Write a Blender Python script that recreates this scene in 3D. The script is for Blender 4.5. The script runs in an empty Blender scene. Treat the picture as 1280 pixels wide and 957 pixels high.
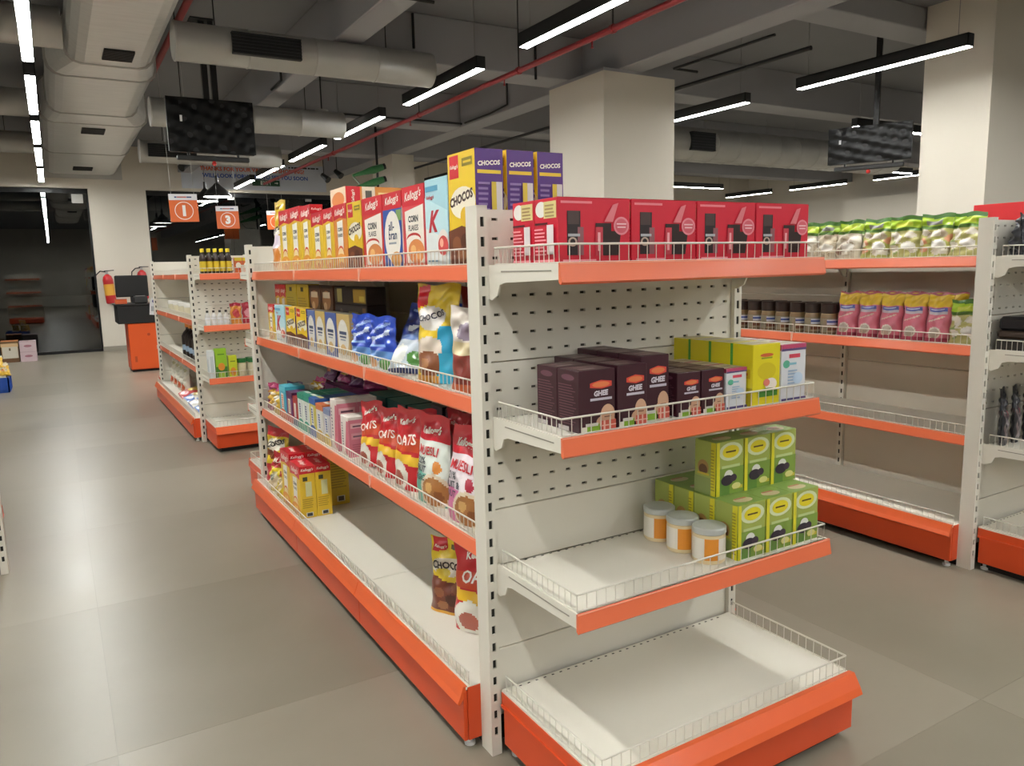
import bpy, bmesh, math, random
from mathutils import Matrix, Vector
random.seed(7)
PI = math.pi
S = bpy.context.scene
C = S.collection

# ------------------------------------------------------------------ camera
def set_camera():
    y, p, r = 0.5327, 0.1496, -0.0237
    Rz = Matrix.Rotation(y, 3, 'Z')
    B = Matrix(((1, 0, 0), (0, 0, -1), (0, 1, 0)))
    Rx = Matrix.Rotation(p, 3, 'X'); Rr = Matrix.Rotation(r, 3, 'Z')
    M = Rr @ Rx @ B @ Rz                      # world -> (right, down, forward)
    m = Matrix((M[0], -M[1], -M[2])).transposed().to_4x4()
    m.translation = (0, 0, 1.33)
    cd = bpy.data.cameras.new('camera'); co = bpy.data.objects.new('camera', cd)
    C.objects.link(co); co.matrix_world = m
    cd.sensor_fit = 'HORIZONTAL'; cd.sensor_width = 36; cd.lens = 958.3 / 1280 * 36
    cd.clip_start = 0.02; cd.clip_end = 200
    S.camera = co
set_camera()

# ------------------------------------------------------------------ world, exposure (light comes from the lamps themselves)
w = bpy.data.worlds.new('night'); S.world = w; w.use_nodes = True
w.node_tree.nodes['Background'].inputs[0].default_value = (0.35, 0.4, 0.5, 1)
w.node_tree.nodes['Background'].inputs[1].default_value = 0.004
S.view_settings.view_transform = 'Standard'; S.view_settings.look = 'None'
S.view_settings.gamma = 1; S.view_settings.use_curve_mapping = False
S.view_settings.exposure = 0.0
S.cycles.max_bounces = 12; S.cycles.diffuse_bounces = 9; S.cycles.glossy_bounces = 5
LAMP = 95.0                                   # emission of every LED diffuser

# ------------------------------------------------------------------ materials
def lin(c):
    c = c.lstrip('#'); v = [int(c[i:i+2], 16) / 255 for i in (0, 2, 4)]
    return tuple(x / 12.92 if x <= .04045 else ((x + .055) / 1.055) ** 2.4 for x in v) + (1,)
_m = {}
def mat(col, rough=.5, metal=0, vary=.06, scale=8, bump=0, coat=0, spec=.5, stretch=(1, 1, 1)):
    key = (col, rough, metal, vary, scale, bump, coat, spec, stretch)
    if key in _m: return _m[key]
    m = bpy.data.materials.new('paint_' + col.lstrip('#')); m.use_nodes = True
    nt = m.node_tree; b = nt.nodes['Principled BSDF']
    b.inputs['Roughness'].default_value = rough; b.inputs['Metallic'].default_value = metal
    b.inputs['Specular IOR Level'].default_value = spec
    b.inputs['Coat Weight'].default_value = coat; b.inputs['Coat Roughness'].default_value = .15
    c = lin(col); b.inputs['Base Color'].default_value = c
    if vary or bump:
        tc = nt.nodes.new('ShaderNodeTexCoord'); mp = nt.nodes.new('ShaderNodeMapping')
        mp.inputs['Scale'].default_value = stretch
        n = nt.nodes.new('ShaderNodeTexNoise'); n.inputs['Scale'].default_value = scale; n.inputs['Detail'].default_value = 5
        nt.links.new(tc.outputs['Object'], mp.inputs[0]); nt.links.new(mp.outputs[0], n.inputs['Vector'])
        if vary:
            r = nt.nodes.new('ShaderNodeMix'); r.data_type = 'RGBA'
            r.inputs[6].default_value = tuple(min(1, x * (1 - vary)) for x in c[:3]) + (1,)
            r.inputs[7].default_value = tuple(min(1, x * (1 + vary)) for x in c[:3]) + (1,)
            nt.links.new(n.outputs['Fac'], r.inputs[0]); nt.links.new(r.outputs[2], b.inputs['Base Color'])
        if bump:
            bp = nt.nodes.new('ShaderNodeBump'); bp.inputs['Strength'].default_value = bump; bp.inputs['Distance'].default_value = .01
            nt.links.new(n.outputs['Fac'], bp.inputs['Height']); nt.links.new(bp.outputs[0], b.inputs['Normal'])
    _m[key] = m; return m
def emit(name, col, strength):
    m = bpy.data.materials.new(name); m.use_nodes = True; nt = m.node_tree
    b = nt.nodes['Principled BSDF']; b.inputs['Base Color'].default_value = (.9, .9, .9, 1)
    b.inputs['Emission Color'].default_value = lin(col); b.inputs['Emission Strength'].default_value = strength
    return m
def glassmat(name, tint, ior, rough=0.0):
    m = bpy.data.materials.new(name); m.use_nodes = True; nt = m.node_tree
    nt.nodes.remove(nt.nodes['Principled BSDF']); o = nt.nodes['Material Output']
    t = nt.nodes.new('ShaderNodeBsdfTransparent'); t.inputs[0].default_value = tint
    g = nt.nodes.new('ShaderNodeBsdfGlossy'); g.inputs['Roughness'].default_value = rough
    f = nt.nodes.new('ShaderNodeFresnel'); f.inputs[0].default_value = ior
    x = nt.nodes.new('ShaderNodeMixShader')
    nt.links.new(f.outputs[0], x.inputs[0]); nt.links.new(t.outputs[0], x.inputs[1]); nt.links.new(g.outputs[0], x.inputs[2])
    nt.links.new(x.outputs[0], o.inputs[0]); return m
def film(col): return mat(col, .28, 0, .03, 30, 0, .25)
def card(col): return mat(col, .38, 0, .03, 30, 0, .1)
LIP = mat('#e0602f', .34, 0, .03, 4, 0, .3)
CREAM = mat('#dad5c8', .42, 0, .02, 3)
CREAM2 = mat('#d2cabb', .45, 0, .02, 3)
WIRE = mat('#cfcabd', .35, 0, .02, 6)
ORANGE = mat('#d54c20', .38, 0, .04, 5)
STRIP = mat('#e56f47', .3, 0, .03, 4, 0, .5)
BLACK = mat('#0d0d0e', .5, 0, .1, 9)
SLOT = mat('#17160f', .8, 0, 0)
HOLE = mat('#454238', .8, 0, 0)
HOUSING = mat('#1b1b1c', .45, 0, .05, 9)
LED = emit('led_diffuser', '#fcfdf9', LAMP)
SOFFIT = mat('#98989c', .85, 0, .1, 1.2, .15)
SLAB = mat('#7a7a7e', .9, 0, .12, 1.0, .15)
WALL = mat('#d0c9bc', .75, 0, .03, .8, .05)
STEEL = mat('#dcdcda', .33, .3, .12, 3, .1, stretch=(1, 6, 1))
STEEL2 = mat('#b4b3af', .42, .4, .12, 4, .1)
RED = mat('#8d2226', .45, 0, .08, 5)
PLASTIC = mat('#070707', .36, 0, .2, 3, .25, 0, .25, (1, 1, 5))

# ------------------------------------------------------------------ mesh helper
class MB:
    def __init__(s): s.v = []; s.f = []; s.m = []; s.mats = []; s.sm = []
    def mi(s, m):
        if m not in s.mats: s.mats.append(m)
        return s.mats.index(m)
    def add(s, vs, fs, m, smooth=False):
        o = len(s.v); i = s.mi(m); s.v += [tuple(v) for v in vs]
        for f in fs: s.f.append([o + k for k in f]); s.m.append(i); s.sm.append(smooth)
        return s
    def box(s, x0, x1, y0, y1, z0, z1, m, bev=0):
        if bev:
            b = min(bev, (x1-x0)/2.1, (y1-y0)/2.1, (z1-z0)/2.1)
            vs = []; 
            for (sx, X) in ((1, x0), (-1, x1)):
                for (sy, Y) in ((1, y0), (-1, y1)):
                    for (sz, Z) in ((1, z0), (-1, z1)):
                        vs += [(X, Y + sy*b, Z + sz*b), (X + sx*b, Y, Z + sz*b), (X + sx*b, Y + sy*b, Z)]
            bm = bmesh.new(); [bm.verts.new(v) for v in vs]; bmesh.ops.convex_hull(bm, input=bm.verts[:])
            bmesh.ops.dissolve_limit(bm, angle_limit=.01, verts=bm.verts[:], edges=bm.edges[:])
            bm.verts.index_update(); bmesh.ops.recalc_face_normals(bm, faces=bm.faces[:])
            s.add([v.co[:] for v in bm.verts], [[v.index for v in f.verts] for f in bm.faces], m); bm.free(); return s
        v = [(x0,y0,z0),(x1,y0,z0),(x1,y1,z0),(x0,y1,z0),(x0,y0,z1),(x1,y0,z1),(x1,y1,z1),(x0,y1,z1)]
        return s.add(v, [(0,3,2,1),(4,5,6,7),(0,1,5,4),(1,2,6,5),(2,3,7,6),(3,0,4,7)], m)
    def prism(s, pts, axis, a, b, m):
        """closed 2-D outline extruded along an axis: pts are the other two coordinates"""
        def P(p, t): return {'x': (t, p[0], p[1]), 'y': (p[0], t, p[1]), 'z': (p[0], p[1], t)}[axis]
        n = len(pts); area = sum(pts[i][0]*pts[(i+1) % n][1] - pts[(i+1) % n][0]*pts[i][1] for i in range(n))
        if (area < 0) != (axis == 'y'): pts = pts[::-1]
        vs = [P(p, a) for p in pts] + [P(p, b) for p in pts]
        if a > b: vs = [P(p, b) for p in pts] + [P(p, a) for p in pts]
        fs = [list(range(n))[::-1], list(range(n, 2*n))] + [(i, (i+1) % n, n + (i+1) % n, n + i) for i in range(n)]
        return s.add(vs, fs, m)
    def tube(s, path, r, m, n=8, cap=True):
        path = [Vector(p) for p in path]; rings = []; up = None
        for i, p in enumerate(path):
            t = (path[min(i+1, len(path)-1)] - path[max(i-1, 0)]).normalized()
            if up is None: up = Vector((0, 0, 1)) if abs(t.z) < .9 else Vector((1, 0, 0))
            a = t.cross(up).normalized(); b = a.cross(t).normalized(); up = b
            rr = r[i] if isinstance(r, (list, tuple)) else r
            rings.append([p + (a*math.cos(2*PI*k/n) + b*math.sin(2*PI*k/n)) * rr for k in range(n)])
        vs = [v for R in rings for v in R]; fs = []
        for i in range(len(path)-1):
            for k in range(n): fs.append((i*n+k, (i+1)*n+k, (i+1)*n+(k+1) % n, i*n+(k+1) % n))
        s.add(vs, fs, m, True)
        if cap:
            s.add(rings[0], [list(range(n))], m); s.add(rings[-1], [list(range(n))[::-1]], m)
        return s
    def lathe(s, prof, m, n=16, cx=0, cy=0, mats=None):
        """prof: list of (r, z) from bottom to top; mats: material for each band"""
        for i in range(len(prof)-1):
            (r0, z0), (r1, z1) = prof[i], prof[i+1]
            vs = []; fs = []
            for k in range(n):
                c, d = math.cos(2*PI*k/n), math.sin(2*PI*k/n)
                vs += [(cx+r0*c, cy+r0*d, z0), (cx+r1*c, cy+r1*d, z1)]
            for k in range(n):
                a, b = 2*k, 2*((k+1) % n)
                if r0 < 1e-6: fs.append((a, b+1, a+1))
                elif r1 < 1e-6: fs.append((a, b, a+1))
                else: fs.append((a, b, b+1, a+1))
            s.add(vs, fs, mats[i] if mats else m, abs(z1-z0) > 1e-5)
        return s
    def mesh(s, name):
        me = bpy.data.meshes.new(name); me.from_pydata(s.v, [], s.f)
        for m in s.mats: me.materials.append(m)
        me.polygons.foreach_set('material_index', s.m); me.polygons.foreach_set('use_smooth', s.sm)
        me.update(); return me
def link(name, data, parent=None, loc=(0, 0, 0), rot=(0, 0, 0)):
    o = bpy.data.objects.new(name, data); C.objects.link(o)
    o.location = loc; o.rotation_euler = rot; o.parent = parent; return o
def tag(o, label, cat, group=None):
    o['label'] = label; o['category'] = cat
    if group: o['group'] = group
    return o
def thing(name, label, cat, loc=(0, 0, 0), rot=(0, 0, 0), group=None):
    return tag(link(name, None, None, loc, rot), label, cat, group)
def struct(name, mb, label=None, loc=(0, 0, 0)):
    o = link(name, mb.mesh(name), None, loc); o['kind'] = 'structure'
    if label: o['label'] = label
    return o
ORD = ['first', 'second', 'third', 'fourth', 'fifth', 'sixth', 'seventh', 'eighth', 'ninth', 'tenth', 'eleventh', 'twelfth']

# ------------------------------------------------------------------ lettering
_t = {}
def glyphs(txt, shear=0, bold=0):
    k = (txt, shear, bold)
    if k in _t: return _t[k]
    cu = bpy.data.curves.new('lettering', 'FONT'); cu.body = txt; cu.size = 1; cu.shear = shear; cu.offset = bold
    cu.resolution_u = 2; cu.align_x = 'CENTER'; cu.fill_mode = 'FRONT'
    o = bpy.data.objects.new('lettering', cu); C.objects.link(o)
    bpy.context.view_layer.update()
    me = bpy.data.meshes.new_from_object(o.evaluated_get(bpy.context.evaluated_depsgraph_get()))
    vs = [(v.co.x, v.co.y) for v in me.vertices]; fs = [list(p.vertices) for p in me.polygons]
    bpy.data.objects.remove(o); bpy.data.curves.remove(cu); bpy.data.meshes.remove(me)
    x0 = min(v[0] for v in vs); x1 = max(v[0] for v in vs); y0 = min(v[1] for v in vs); y1 = max(v[1] for v in vs)
    vs = [((x - (x0+x1)/2) / (y1-y0), (y - (y0+y1)/2) / (y1-y0)) for x, y in vs]
    _t[k] = (vs, fs, (x1-x0)/(y1-y0)); return _t[k]
# print elements: all coordinates are fractions of the face they are printed on
def R(x0, z0, x1, z1, c): return ('p', [(x0, z0), (x1, z0), (x1, z1), (x0, z1)], c)
def P(pts, c): return ('p', pts, c)
def E(cx, cz, rx, rz, c, n=20): return ('p', [(cx + rx*math.cos(2*PI*k/n), cz + rz*math.sin(2*PI*k/n)) for k in range(n)], c)
def T(txt, cx, cz, wmax, hmax, c, shear=0, rot=0, bold=.02): return ('t', txt, cx, cz, wmax, hmax, c, shear, rot, bold)
def text_pts(e, W, Hh):
    _, txt, cx, cz, wm, hm, c, sh, rot, bold = e
    vs, fs, asp = glyphs(txt, sh, bold)
    h = min(hm*Hh, wm*W/asp); ca, sa = math.cos(rot), math.sin(rot)
    return [(cx*W + h*(x*ca - z*sa), cz*Hh + h*(x*sa + z*ca)) for x, z in vs], fs, c
def refine(p, fs, mx):
    """split triangles until every edge is short enough to follow a curved pouch"""
    p = list(p); out = []; st = [tuple(f) for f in fs]; mid = {}
    def m(a, b):
        k = (min(a, b), max(a, b))
        if k not in mid: p.append(((p[a][0]+p[b][0])/2, (p[a][1]+p[b][1])/2)); mid[k] = len(p)-1
        return mid[k]
    while st:
        f = st.pop()
        if len(f) > 3: st += [(f[0], f[i], f[i+1]) for i in range(1, len(f)-1)]; continue
        d = [math.dist(p[f[i]], p[f[(i+1) % 3]]) for i in range(3)]; i = d.index(max(d))
        if d[i] <= mx: out.append(f); continue
        a, b, c = f[i], f[(i+1) % 3], f[(i+2) % 3]; q = m(a, b); st += [(a, q, c), (q, b, c)]
    return p, out
def W(cx, cz, w, h, c, n=5, vert=False):
    """a word too small to read in the photograph: a few unequal strokes"""
    r = random.Random(int(cx*91 + cz*57 + n)); out = []
    for i in range(n):
        a, b = i/n - .5 + .02, (i+1)/n - .5 - .05/n*n*.6; k = .75 + .25*r.random()
        out.append(R(cx - w/2*k, cz + a*h, cx + w/2*k, cz + b*h, c) if vert else R(cx + a*w, cz - h/2*k, cx + b*w, cz + h/2*k, c))
    return out
def lines(x0, x1, z0, z1, n, c, fill=.45, ragged=.25):
    """rows of small print too fine to read"""
    out = []; dz = (z1-z0)/n; rnd = random.Random(int(n*97 + z0*1000 + x0*77))
    for i in range(n):
        out.append(R(x0, z0+i*dz, x1 - (x1-x0)*ragged*rnd.random(), z0+i*dz+dz*fill, c))
    return out
FACES = {'F': ((-.5, -.5, 0), (1, 0, 0), (0, 0, 1), (0, -1, 0)), 'B': ((.5, .5, 0), (-1, 0, 0), (0, 0, 1), (0, 1, 0)),
         'R': ((.5, -.5, 0), (0, 1, 0), (0, 0, 1), (1, 0, 0)), 'L': ((-.5, .5, 0), (0, -1, 0), (0, 0, 1), (-1, 0, 0)),
         'T': ((-.5, -.5, 1), (1, 0, 0), (0, 1, 0), (0, 0, 1))}
KIND = {}
def box_kind(key, w, d, h, base, **faces):
    """printed carton: body, printed_design, lettering; front faces -Y, origin at bottom centre"""
    body = MB().box(-w/2, w/2, -d/2, d/2, 0, h, card(base), .0015)
    pr, les = MB(), []
    for f, els in faces.items():
        o, u, v, n = (Vector(x) for x in FACES[f]); D = Vector((w, d, h))
        o = Vector((o.x*w, o.y*d, o.z*h))
        W = abs(u.dot(D)); Hh = abs(v.dot(D))
        for i, e in enumerate(els):
            off = n * (.0004 + .00025*i)
            if e[0] == 'p':
                pts = [o + u*(x*W) + v*(z*Hh) + off for x, z in e[1]]
                a = sum(e[1][k][0]*e[1][(k+1) % len(e[1])][1] - e[1][(k+1) % len(e[1])][0]*e[1][k][1] for k in range(len(e[1])))
                if a < 0: pts = pts[::-1]
                pr.add(pts, [list(range(len(pts)))], card(e[2]))
            else:
                p2, fs, c = text_pts(e, W, Hh)
                les.append(MB().add([o + u*x + v*z + off for x, z in p2], fs, card(c)))
    parts = [('body', body.mesh('carton'))]
    if pr.v: parts.append(('printed_design', pr.mesh('printed_design')))
    parts += [('lettering', le.mesh('lettering')) for le in les]
    KIND[key] = (parts, (w, d, h)); return key
def bag_kind(key, w, t, h, base, els=(), seal=.07, wr=.004, clear=None, nu=36, nv=52, back=None, seed=0):
    """pillow pouch standing on its base, flat seal on top"""
    rnd = random.Random(seed + len(key)); ph = [rnd.uniform(0, 6) for _ in range(6)]
    def T_(u, v):
        a = max(0.0, 1 - abs(2*u-1)**2.6) ** .55
        vv = min(1, v / (1 - seal)); b = (1 - vv**2.6) ** .8 if vv < 1 else 0
        b = b * (.72 + .28*math.sin(PI*min(1, vv*1.2 + .1)))
        wrk = wr * (math.sin(19*u + 7*v + ph[0]) * .5 + math.sin(31*v + 5*u + ph[1]) * .5 + math.sin(11*u - 23*v + ph[2])) * (.35 + vv)
        return max(.0012, t/2 * a * b + wrk * a * (1 if vv < 1 else .3))
    def X_(u, v): return (u-.5) * w * (1 - .05*math.sin(PI*v) * (1 if v < .9 else 1)) + .003*math.sin(17*v + ph[3])
    def Yc(u, v): return .006*math.sin(5*v + ph[4]) * v
    def front(u, v): return (X_(u, v), Yc(u, v) - T_(u, v), v*h + .004*math.sin(8*u + ph[5])*v)
    polys = [e for e in els if e[0] == 'p']
    def colour(u, v):
        c = base
        for e in polys:
            pts = e[1]; ins = False; j = len(pts) - 1
            for i in range(len(pts)):
                if (pts[i][1] > v) != (pts[j][1] > v) and u < (pts[j][0]-pts[i][0]) * (v-pts[i][1]) / (pts[j][1]-pts[i][1]) + pts[i][0]: ins = not ins
                j = i
            if ins: c = e[2]
        return c
    def mm(c): return clear if (clear and c == 'clear') else film(c)
    b = MB()
    for side in (0, 1):
        vs = []
        for j in range(nv+1):
            for i in range(nu+1):
                u, v = i/nu, j/nv; x, y, z = front(u, v)
                vs.append((x, y if side == 0 else 2*Yc(u, v) - y, z))
        for j in range(nv):
            for i in range(nu):
                a = j*(nu+1) + i; q = (a, a+1, a+nu+2, a+nu+1)
                c = colour((i+.5)/nu, (j+.5)/nv) if side == 0 or back is None else back
                if side == 1 and back is None: c = colour(1-(i+.5)/nu, (j+.5)/nv)
                b.f.append([len(b.v) + k for k in (q if side == 0 else q[::-1])]); b.m.append(b.mi(mm(c))); b.sm.append(True)
        b.v += vs
    nb = len(b.v); lo = [front(i/nu, 0) for i in range(nu+1)]
    b.add([(x, y, 0) for x, y, z in lo] + [(x, 2*Yc(0, 0)-y, 0) for x, y, z in lo], [(i+1, i, nu+1+i, nu+2+i) for i in range(nu)], film(base if base != 'clear' else '#c9b48c'))
    les = []
    for k, e in enumerate([e for e in els if e[0] == 't']):
        p2, fs, c = text_pts(e, w, h)
        p2, fs = refine(p2, fs, .009)
        vs = []
        for x, z in p2:
            q = front(min(1, max(0, x/w)), min(1, max(0, z/h))); vs.append((q[0], q[1] - .0034, q[2]))
        les.append(MB().add(vs, fs, film(c)))
    parts = [('pouch', b.mesh('pouch'))] + [('lettering', le.mesh('lettering')) for le in les]
    KIND[key] = (parts, (w, t, h)); return key
def mesh_kind(key, size, **parts):
    KIND[key] = ([(n, m.mesh(n)) for n, m in parts.items()], size); return key
NAME = {'box': 'carton', 'pouch': 'snack_pouch', 'jar': 'jar', 'bottle': 'bottle'}
def put(key, name, label, cat, x, y, z, rotz=0, lean=0, group=None, roll=0):
    r = thing(name, label, cat, (x, y, z), (lean, roll, rotz), group)
    for n, me in KIND[key][0]: link(n, me, r)
    return r
AISLE = -PI/2            # fronts turned to the left-hand aisle (-X)

# ================================================================== the room
X0, X1, Y0, Y1, ZC = -7.8, 17.055, -11.2, 15.9, 3.62
TX, TY = -3.375, .01        # tiles are laid out singly from here on
YW = 15.6
def floor_material():
    m = bpy.data.materials.new('polished_floor_tile'); m.use_nodes = True; nt = m.node_tree; b = nt.nodes['Principled BSDF']
    g = nt.nodes.new('ShaderNodeNewGeometry'); n = nt.nodes.new('ShaderNodeTexNoise'); n.inputs['Scale'].default_value = 1.1; n.inputs['Detail'].default_value = 7
    n2 = nt.nodes.new('ShaderNodeTexNoise'); n2.inputs['Scale'].default_value = 60; n2.inputs['Detail'].default_value = 3
    oi = nt.nodes.new('ShaderNodeObjectInfo'); ad = nt.nodes.new('ShaderNodeMath'); ad.operation = 'MULTIPLY_ADD'
    ad.inputs[1].default_value = .35
    r = nt.nodes.new('ShaderNodeValToRGB'); r.color_ramp.elements[0].color = lin('#766f60'); r.color_ramp.elements[1].color = lin('#8c8475')
    r.color_ramp.elements[0].position = .3; r.color_ramp.elements[1].position = .9
    nt.links.new(g.outputs['Position'], n.inputs['Vector']); nt.links.new(g.outputs['Position'], n2.inputs['Vector'])
    nt.links.new(oi.outputs['Random'], ad.inputs[0]); nt.links.new(n.outputs['Fac'], ad.inputs[2])
    nt.links.new(ad.outputs[0], r.inputs[0]); nt.links.new(r.outputs[0], b.inputs['Base Color'])
    mr = nt.nodes.new('ShaderNodeMapRange'); mr.inputs[3].default_value = .26; mr.inputs[4].default_value = .42
    nt.links.new(n.outputs['Fac'], mr.inputs[0]); nt.links.new(mr.outputs[0], b.inputs['Roughness'])
    bp = nt.nodes.new('ShaderNodeBump'); bp.inputs['Strength'].default_value = .04; nt.links.new(n2.outputs['Fac'], bp.inputs['Height'])
    nt.links.new(bp.outputs[0], b.inputs['Normal']); return m
FLOOR = floor_material()
fl = struct('floor', MB().box(TX, X1, TY, Y1, -.08, -.008, mat('#857f71', .7, 0, .05)).box(X0, X1, Y0, TY-.001, -.08, 0, FLOOR).box(X0, TX-.001, TY, Y1, -.08, 0, FLOOR), 'grey-brown polished floor of large square tiles')
TS = 1.135
tile = MB().box(0, TS-.0007, 0, TS-.0007, -.008, 0, FLOOR).mesh('tile')
for i in range(18):
    for j in range(14):
        link('tile', tile, fl, (TX + i*TS, TY + j*TS, 0))
struct('ground_outside', MB().box(-25, 40, Y1, 70, -.14, -.05, mat('#4c4e50', .7, 0, .2, 2)), 'dark pavement outside the glass front')
struct('wall_left', MB().box(X0-.15, X0, Y0, Y1, 0, ZC, WALL))
struct('wall_front', MB().box(X0-.15, X1+.15, Y0-.15, Y0, 0, ZC, WALL))
struct('wall_right', MB().box(X1, X1+.15, Y0, Y1, 0, ZC, WALL).box(16.6, X1, 3, 12.2, 0, 2.75, WALL))
wb = MB()
wb.box(.68, 1.6, YW, Y1, 0, 2.87, WALL); wb.box(X0, X1, YW, Y1, 2.87, ZC, WALL); wb.box(6.0, X1, YW, Y1, 0, 2.87, WALL)
struct('wall_back', wb, 'cream wall with glass shopfront openings and a plain pillar')
struct('baseboard_back', MB().box(.67, 1.61, YW-.012, YW, 0, .09, mat('#8e887c', .5)))
GLASS = glassmat('night_glass', (.55, .6, .6, 1), 1.95)
FRAME = mat('#1a1b1c', .4, .3, .05)
for k, (xa, xb, cuts) in enumerate([(X0, .68, (-1.35,)), (1.6, 6.0, (3.1, 4.6))]):
    fr = MB(); fr.box(xa, xb, YW+.12, YW+.18, 2.79, 2.87, FRAME); fr.box(xa, xb, YW+.12, YW+.18, 0, .05, FRAME)
    fr.box(xa, xa+.03, YW+.12, YW+.18, 0, 2.87, FRAME); fr.box(xb-.03, xb, YW+.12, YW+.18, 0, 2.87, FRAME)
    o = struct('window_%d' % (k+1), fr, ['tall dark glass shopfront left of the cream pillar', 'wide dark glass shopfront right of the cream pillar'][k])
    xs = [xa+.03] + list(cuts) + [xb-.03]
    for a, b in zip(xs, xs[1:]):
        link('pane', MB().box(a, b-.004, YW+.145, YW+.155, .05, 2.79, GLASS).mesh('pane'), o)
    for c in cuts:
        link('patch_fitting', MB().box(c-.06, c+.06, YW+.13, YW+.17, .03, .09, STEEL2).box(c-.06, c+.06, YW+.13, YW+.17, 2.74, 2.81, STEEL2).mesh('patch_fitting'), o)
link('door_lock', MB().box(.42, .6, YW+.12, YW+.14, 2.62, 2.78, STEEL2, .01).mesh('door_lock'), bpy.data.objects['window_1'])
# ceiling, beams, columns
ce = struct('ceiling', MB().box(X0-.15, X1+.15, Y0-.15, Y1, ZC, ZC+.12, SLAB), 'bare grey concrete ceiling with beams')
def beam(xa, xb, ya, yb, zb=3.2): link('beam', MB().box(xa, xb, ya, yb, zb, ZC, SOFFIT, .008).mesh('beam'), ce)
beam(5.2, X1, 4.5, 4.84, 3.42); beam(2.41, 4.9, 6.72, 7.1); beam(5.2, X1, 6.72, 7.1)
beam(2.41, 4.9, 9.5, 9.9); beam(5.2, X1, 9.5, 9.9); beam(2.41, 4.9, 12.3, 12.7); beam(5.2, X1, 12.3, 12.7)
beam(2.17, 2.41, Y0, YW); beam(4.9, 5.2, Y0, YW); beam(10.4, 10.7, Y0, 3.9); beam(2.41, 4.9, 1.2, 1.55)
for nm, lab, (xa, xb, ya, yb, zt) in (
        ('column', 'square cream column behind the red gift packs', (4.71, 5.61, 6.13, 7.07, 3.17)),
        ('column', 'wide cream column at the right edge behind the seed bags', (7.2, 8.2, 3.86, 4.48, 3.62)),
        ('column', 'far cream column beside the green twin spotlights', (4.94, 5.32, 12.05, 12.95, 3.2))):
    mb = MB().box(xa, xb, ya, yb, 0, zt, WALL)
    o = struct(nm, mb, lab)
    if zt < 3.19: link('grey_head', MB().box(xa+.002, xb-.002, ya+.002, yb-.002, zt, 3.199, SOFFIT).mesh('grey_head'), o)
for path in ([(2.14, 5.2, 3.6), (2.14, 5.2, 3.23), (2.14, 5.2, 3.19), (2.5, 5.2, 3.19)],
             [(4.86, 8.2, 3.6), (4.86, 8.2, 3.25), (4.86, 8.6, 3.22), (4.86, 9.3, 3.22)],
             [(4.3, 6.69, 3.6), (4.3, 6.69, 3.16)], [(2.14, 8.0, 3.6), (2.14, 8.0, 3.22), (2.14, 8.4, 3.21)],
             [(3.0, 6.69, 3.6), (3.0, 6.69, 3.3)], [(5.3, 4.6, 3.17), (5.3, 5.8, 3.17), (5.6, 5.8, 3.17)],
             [(2.45, 9.47, 3.24), (4.9, 9.47, 3.24)], [(5.2, 4.87, 3.45), (9, 4.87, 3.45)]):
    link('conduit', MB().tube(path, .013, BLACK, 6).mesh('conduit'), ce)

# ------------------------------------------------------------------ linear lamps
def lamp(x, y, L, along, label, z=2.92):
    t = thing('linear_lamp', label, 'lamp', (x, y, z), (0, 0, 0 if along == 'y' else -PI/2), 'suspended linear lamps')
    k = ('lamp', round(L, 2))
    if k not in KIND:
        hb = MB(); wd = .041
        hb.box(-wd, -wd+.006, 0, L, .004, .1, HOUSING); hb.box(wd-.006, wd, 0, L, .004, .1, HOUSING)
        hb.box(-wd, wd, 0, L, .09, .1, HOUSING); hb.box(-wd, wd, 0, .006, .004, .1, HOUSING); hb.box(-wd, wd, L-.006, L, .004, .1, HOUSING)
        df = MB().box(-wd+.006, wd-.006, .006, L-.006, 0, .02, LED, .004)
        cb = MB().tube([(0, 0, 0), (0, 0, ZC - 3.02)], .0028, mat('#8a8a88', .4, .6), 5)
        KIND[k] = (hb.mesh('housing'), df.mesh('diffuser'), cb.mesh('cable'))
    h, d, c = KIND[k]
    link('housing', h, t); link('diffuser', d, t)
    for yy in (.1, L-.1): link('cable', c, t, (0, yy, .1))
    return t
def row(x, spans, desc):
    for i, (a, b) in enumerate(spans):
        lamp(x, a, b-a, 'y', '%s lamp of the %s, counted from the shopfront' % (ORD[len(spans)-1-i], desc))
row(0.0, [(-9.4, -7.85), (-7.3, -5.75), (-5.2, -3.65), (-3.1, -1.55), (-1.0, .55), (1.1, 2.65), (3.2, 4.75), (5.35, 6.95), (7.42, 9.1), (9.5, 11.05), (11.4, 13.1), (13.5, 15.3)], 'leftmost row beside the big duct')  # spans well behind the camera: unseen, added for low-angle light on end panels
row(3.14, [(-9.1, -7.55), (-7.0, -5.45), (-4.9, -3.35), (-2.8, -1.25), (-.7, .85), (1.4, 2.95), (3.5, 5.05), (5.7, 7.24), (7.87, 9.38), (9.9, 11.47), (12.0, 13.55), (14.0, 15.4)], 'middle row above the red pipe')  # rearmost lamps here are out of view, put in to even out the light
row(6.22, [(-9.1, -7.55), (-7.0, -5.45), (-4.9, -3.35), (-2.8, -1.25), (-.7, .85), (1.4, 2.95), (3.51, 5.1), (5.72, 7.25), (7.79, 9.28), (9.9, 11.45), (12.0, 13.55)], 'row in front of the columns')  # rear spans unseen, added as frontal light for the shelving ends
row(14.7, [(6.7, 8.2), (8.85, 10.1), (10.75, 12.2), (12.75, 14.15)], 'far right row near the pale wall')
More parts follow.
